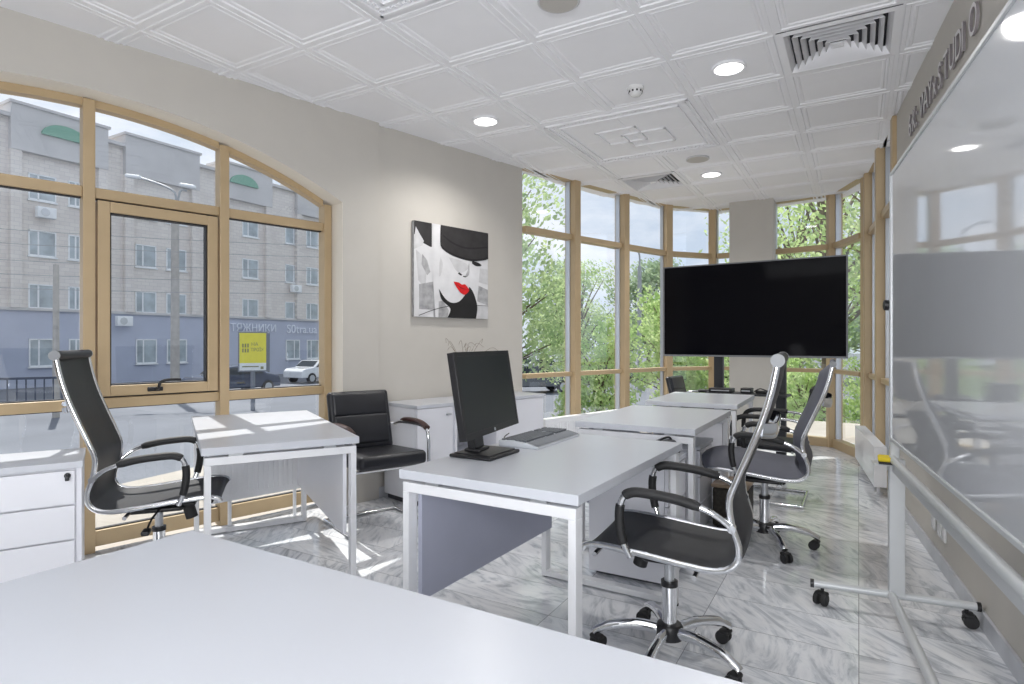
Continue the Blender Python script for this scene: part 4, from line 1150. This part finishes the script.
tree('young', 'bright green young tree in the third curved pane', 4.6, 17.5, 3., 1.0)
tree('young', 'bright green young tree beside the television edge', 5.4, 19, 5., 1.1)
tree('airy', 'tall airy tree with pale leaves directly beyond the column', 8.0, 15.2, 0, 1.)
tree('airy', 'tall airy tree outside the corner pane of the glazed bay', 8.6, 12.0, 2.2, .95)
tree('airy', 'tall airy tree behind the top of the television', 9.5, 20, 4.2, 1.)
tree('young', 'lowest bright tree, just under the television', 6.1, 12.6, 2.4, .55)
tree('young', 'low bright tree outside the corner pane', 7.4, 12.3, .4, .62)
tree('young', 'low bright tree behind the chairs, beyond the column', 7.6, 16.3, 1.4, .8)
tree('young', 'young tree low behind the television stand', 6.0, 16.5, .9, .8)
k = 0
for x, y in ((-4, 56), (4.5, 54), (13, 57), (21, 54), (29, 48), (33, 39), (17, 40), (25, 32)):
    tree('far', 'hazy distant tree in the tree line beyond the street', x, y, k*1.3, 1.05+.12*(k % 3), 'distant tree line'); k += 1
# mark every member of the distant line alike; they cannot be told apart in the photo

# ------------------------------------------------------------------ world, sun, fill
w = bpy.data.worlds.new('sky'); SC.world = w; w.use_nodes = True
nt = w.node_tree; n = nt.nodes; l = nt.links; bg = n['Background']
tc = n.new('ShaderNodeTexCoord'); mp = n.new('ShaderNodeMapping'); mp.inputs['Scale'].default_value = (1, 1, 2.6)
l.new(tc.outputs['Generated'], mp.inputs['Vector'])
no = n.new('ShaderNodeTexNoise'); no.inputs['Scale'].default_value = 3.2; no.inputs['Detail'].default_value = 8; no.inputs['Roughness'].default_value = .6
l.new(mp.outputs[0], no.inputs['Vector'])
cr = n.new('ShaderNodeValToRGB'); cr.color_ramp.elements[0].position = .40; cr.color_ramp.elements[1].position = .62
cr.color_ramp.elements[0].color = (*s2l(172, 184, 200), 1); cr.color_ramp.elements[1].color = (*s2l(210, 213, 220), 1)
l.new(no.outputs['Fac'], cr.inputs['Fac']); l.new(cr.outputs[0], bg.inputs['Color']); bg.inputs['Strength'].default_value = 1.6
sun = bpy.data.lights.new('sun', 'SUN'); sun.energy = 5.5; sun.angle = .01; sun.color = (1, .96, .9)
so = bpy.data.objects.new('sun', sun); COL.objects.link(so)
dv = Vector((.58*.545, -.815*.545, -.839)); so.rotation_euler = dv.to_track_quat('-Z', 'Y').to_euler(); so.location = (-10, 15, 20)
def area(name, loc, size, energy, target, color=(1, .98, .95)):
    a = bpy.data.lights.new(name, 'AREA'); a.shape = 'RECTANGLE'; a.size = size[0]; a.size_y = size[1]; a.energy = energy; a.color = color
    o = bpy.data.objects.new(name, a); COL.objects.link(o); o.location = loc
    o.rotation_euler = (Vector(target)-Vector(loc)).to_track_quat('-Z', 'Y').to_euler()
area('fill_light', (-2.2, -.6, 2.8), (2.4, 1.6), 14, (-.4, 3.4, .0), (.95, .97, 1))  # added fill behind the camera, not a fitting of the office
area('fill_light', (-.3, -1.0, 1.5), (1.4, 1.4), 95, (.6, 5., 3.2), (.95, .97, 1))  # unseen fill aimed up at the ceiling, added to brighten the interior

SC.view_settings.view_transform = 'Standard'
SC.view_settings.look = 'None'; SC.view_settings.exposure = .03; SC.view_settings.gamma = 1
cy = SC.cycles
cy.use_denoising = True; cy.max_bounces = 10; cy.diffuse_bounces = 5; cy.glossy_bounces = 4; cy.transparent_max_bounces = 24
cy.sample_clamp_indirect = 6; cy.caustics_reflective = False; cy.caustics_refractive = False
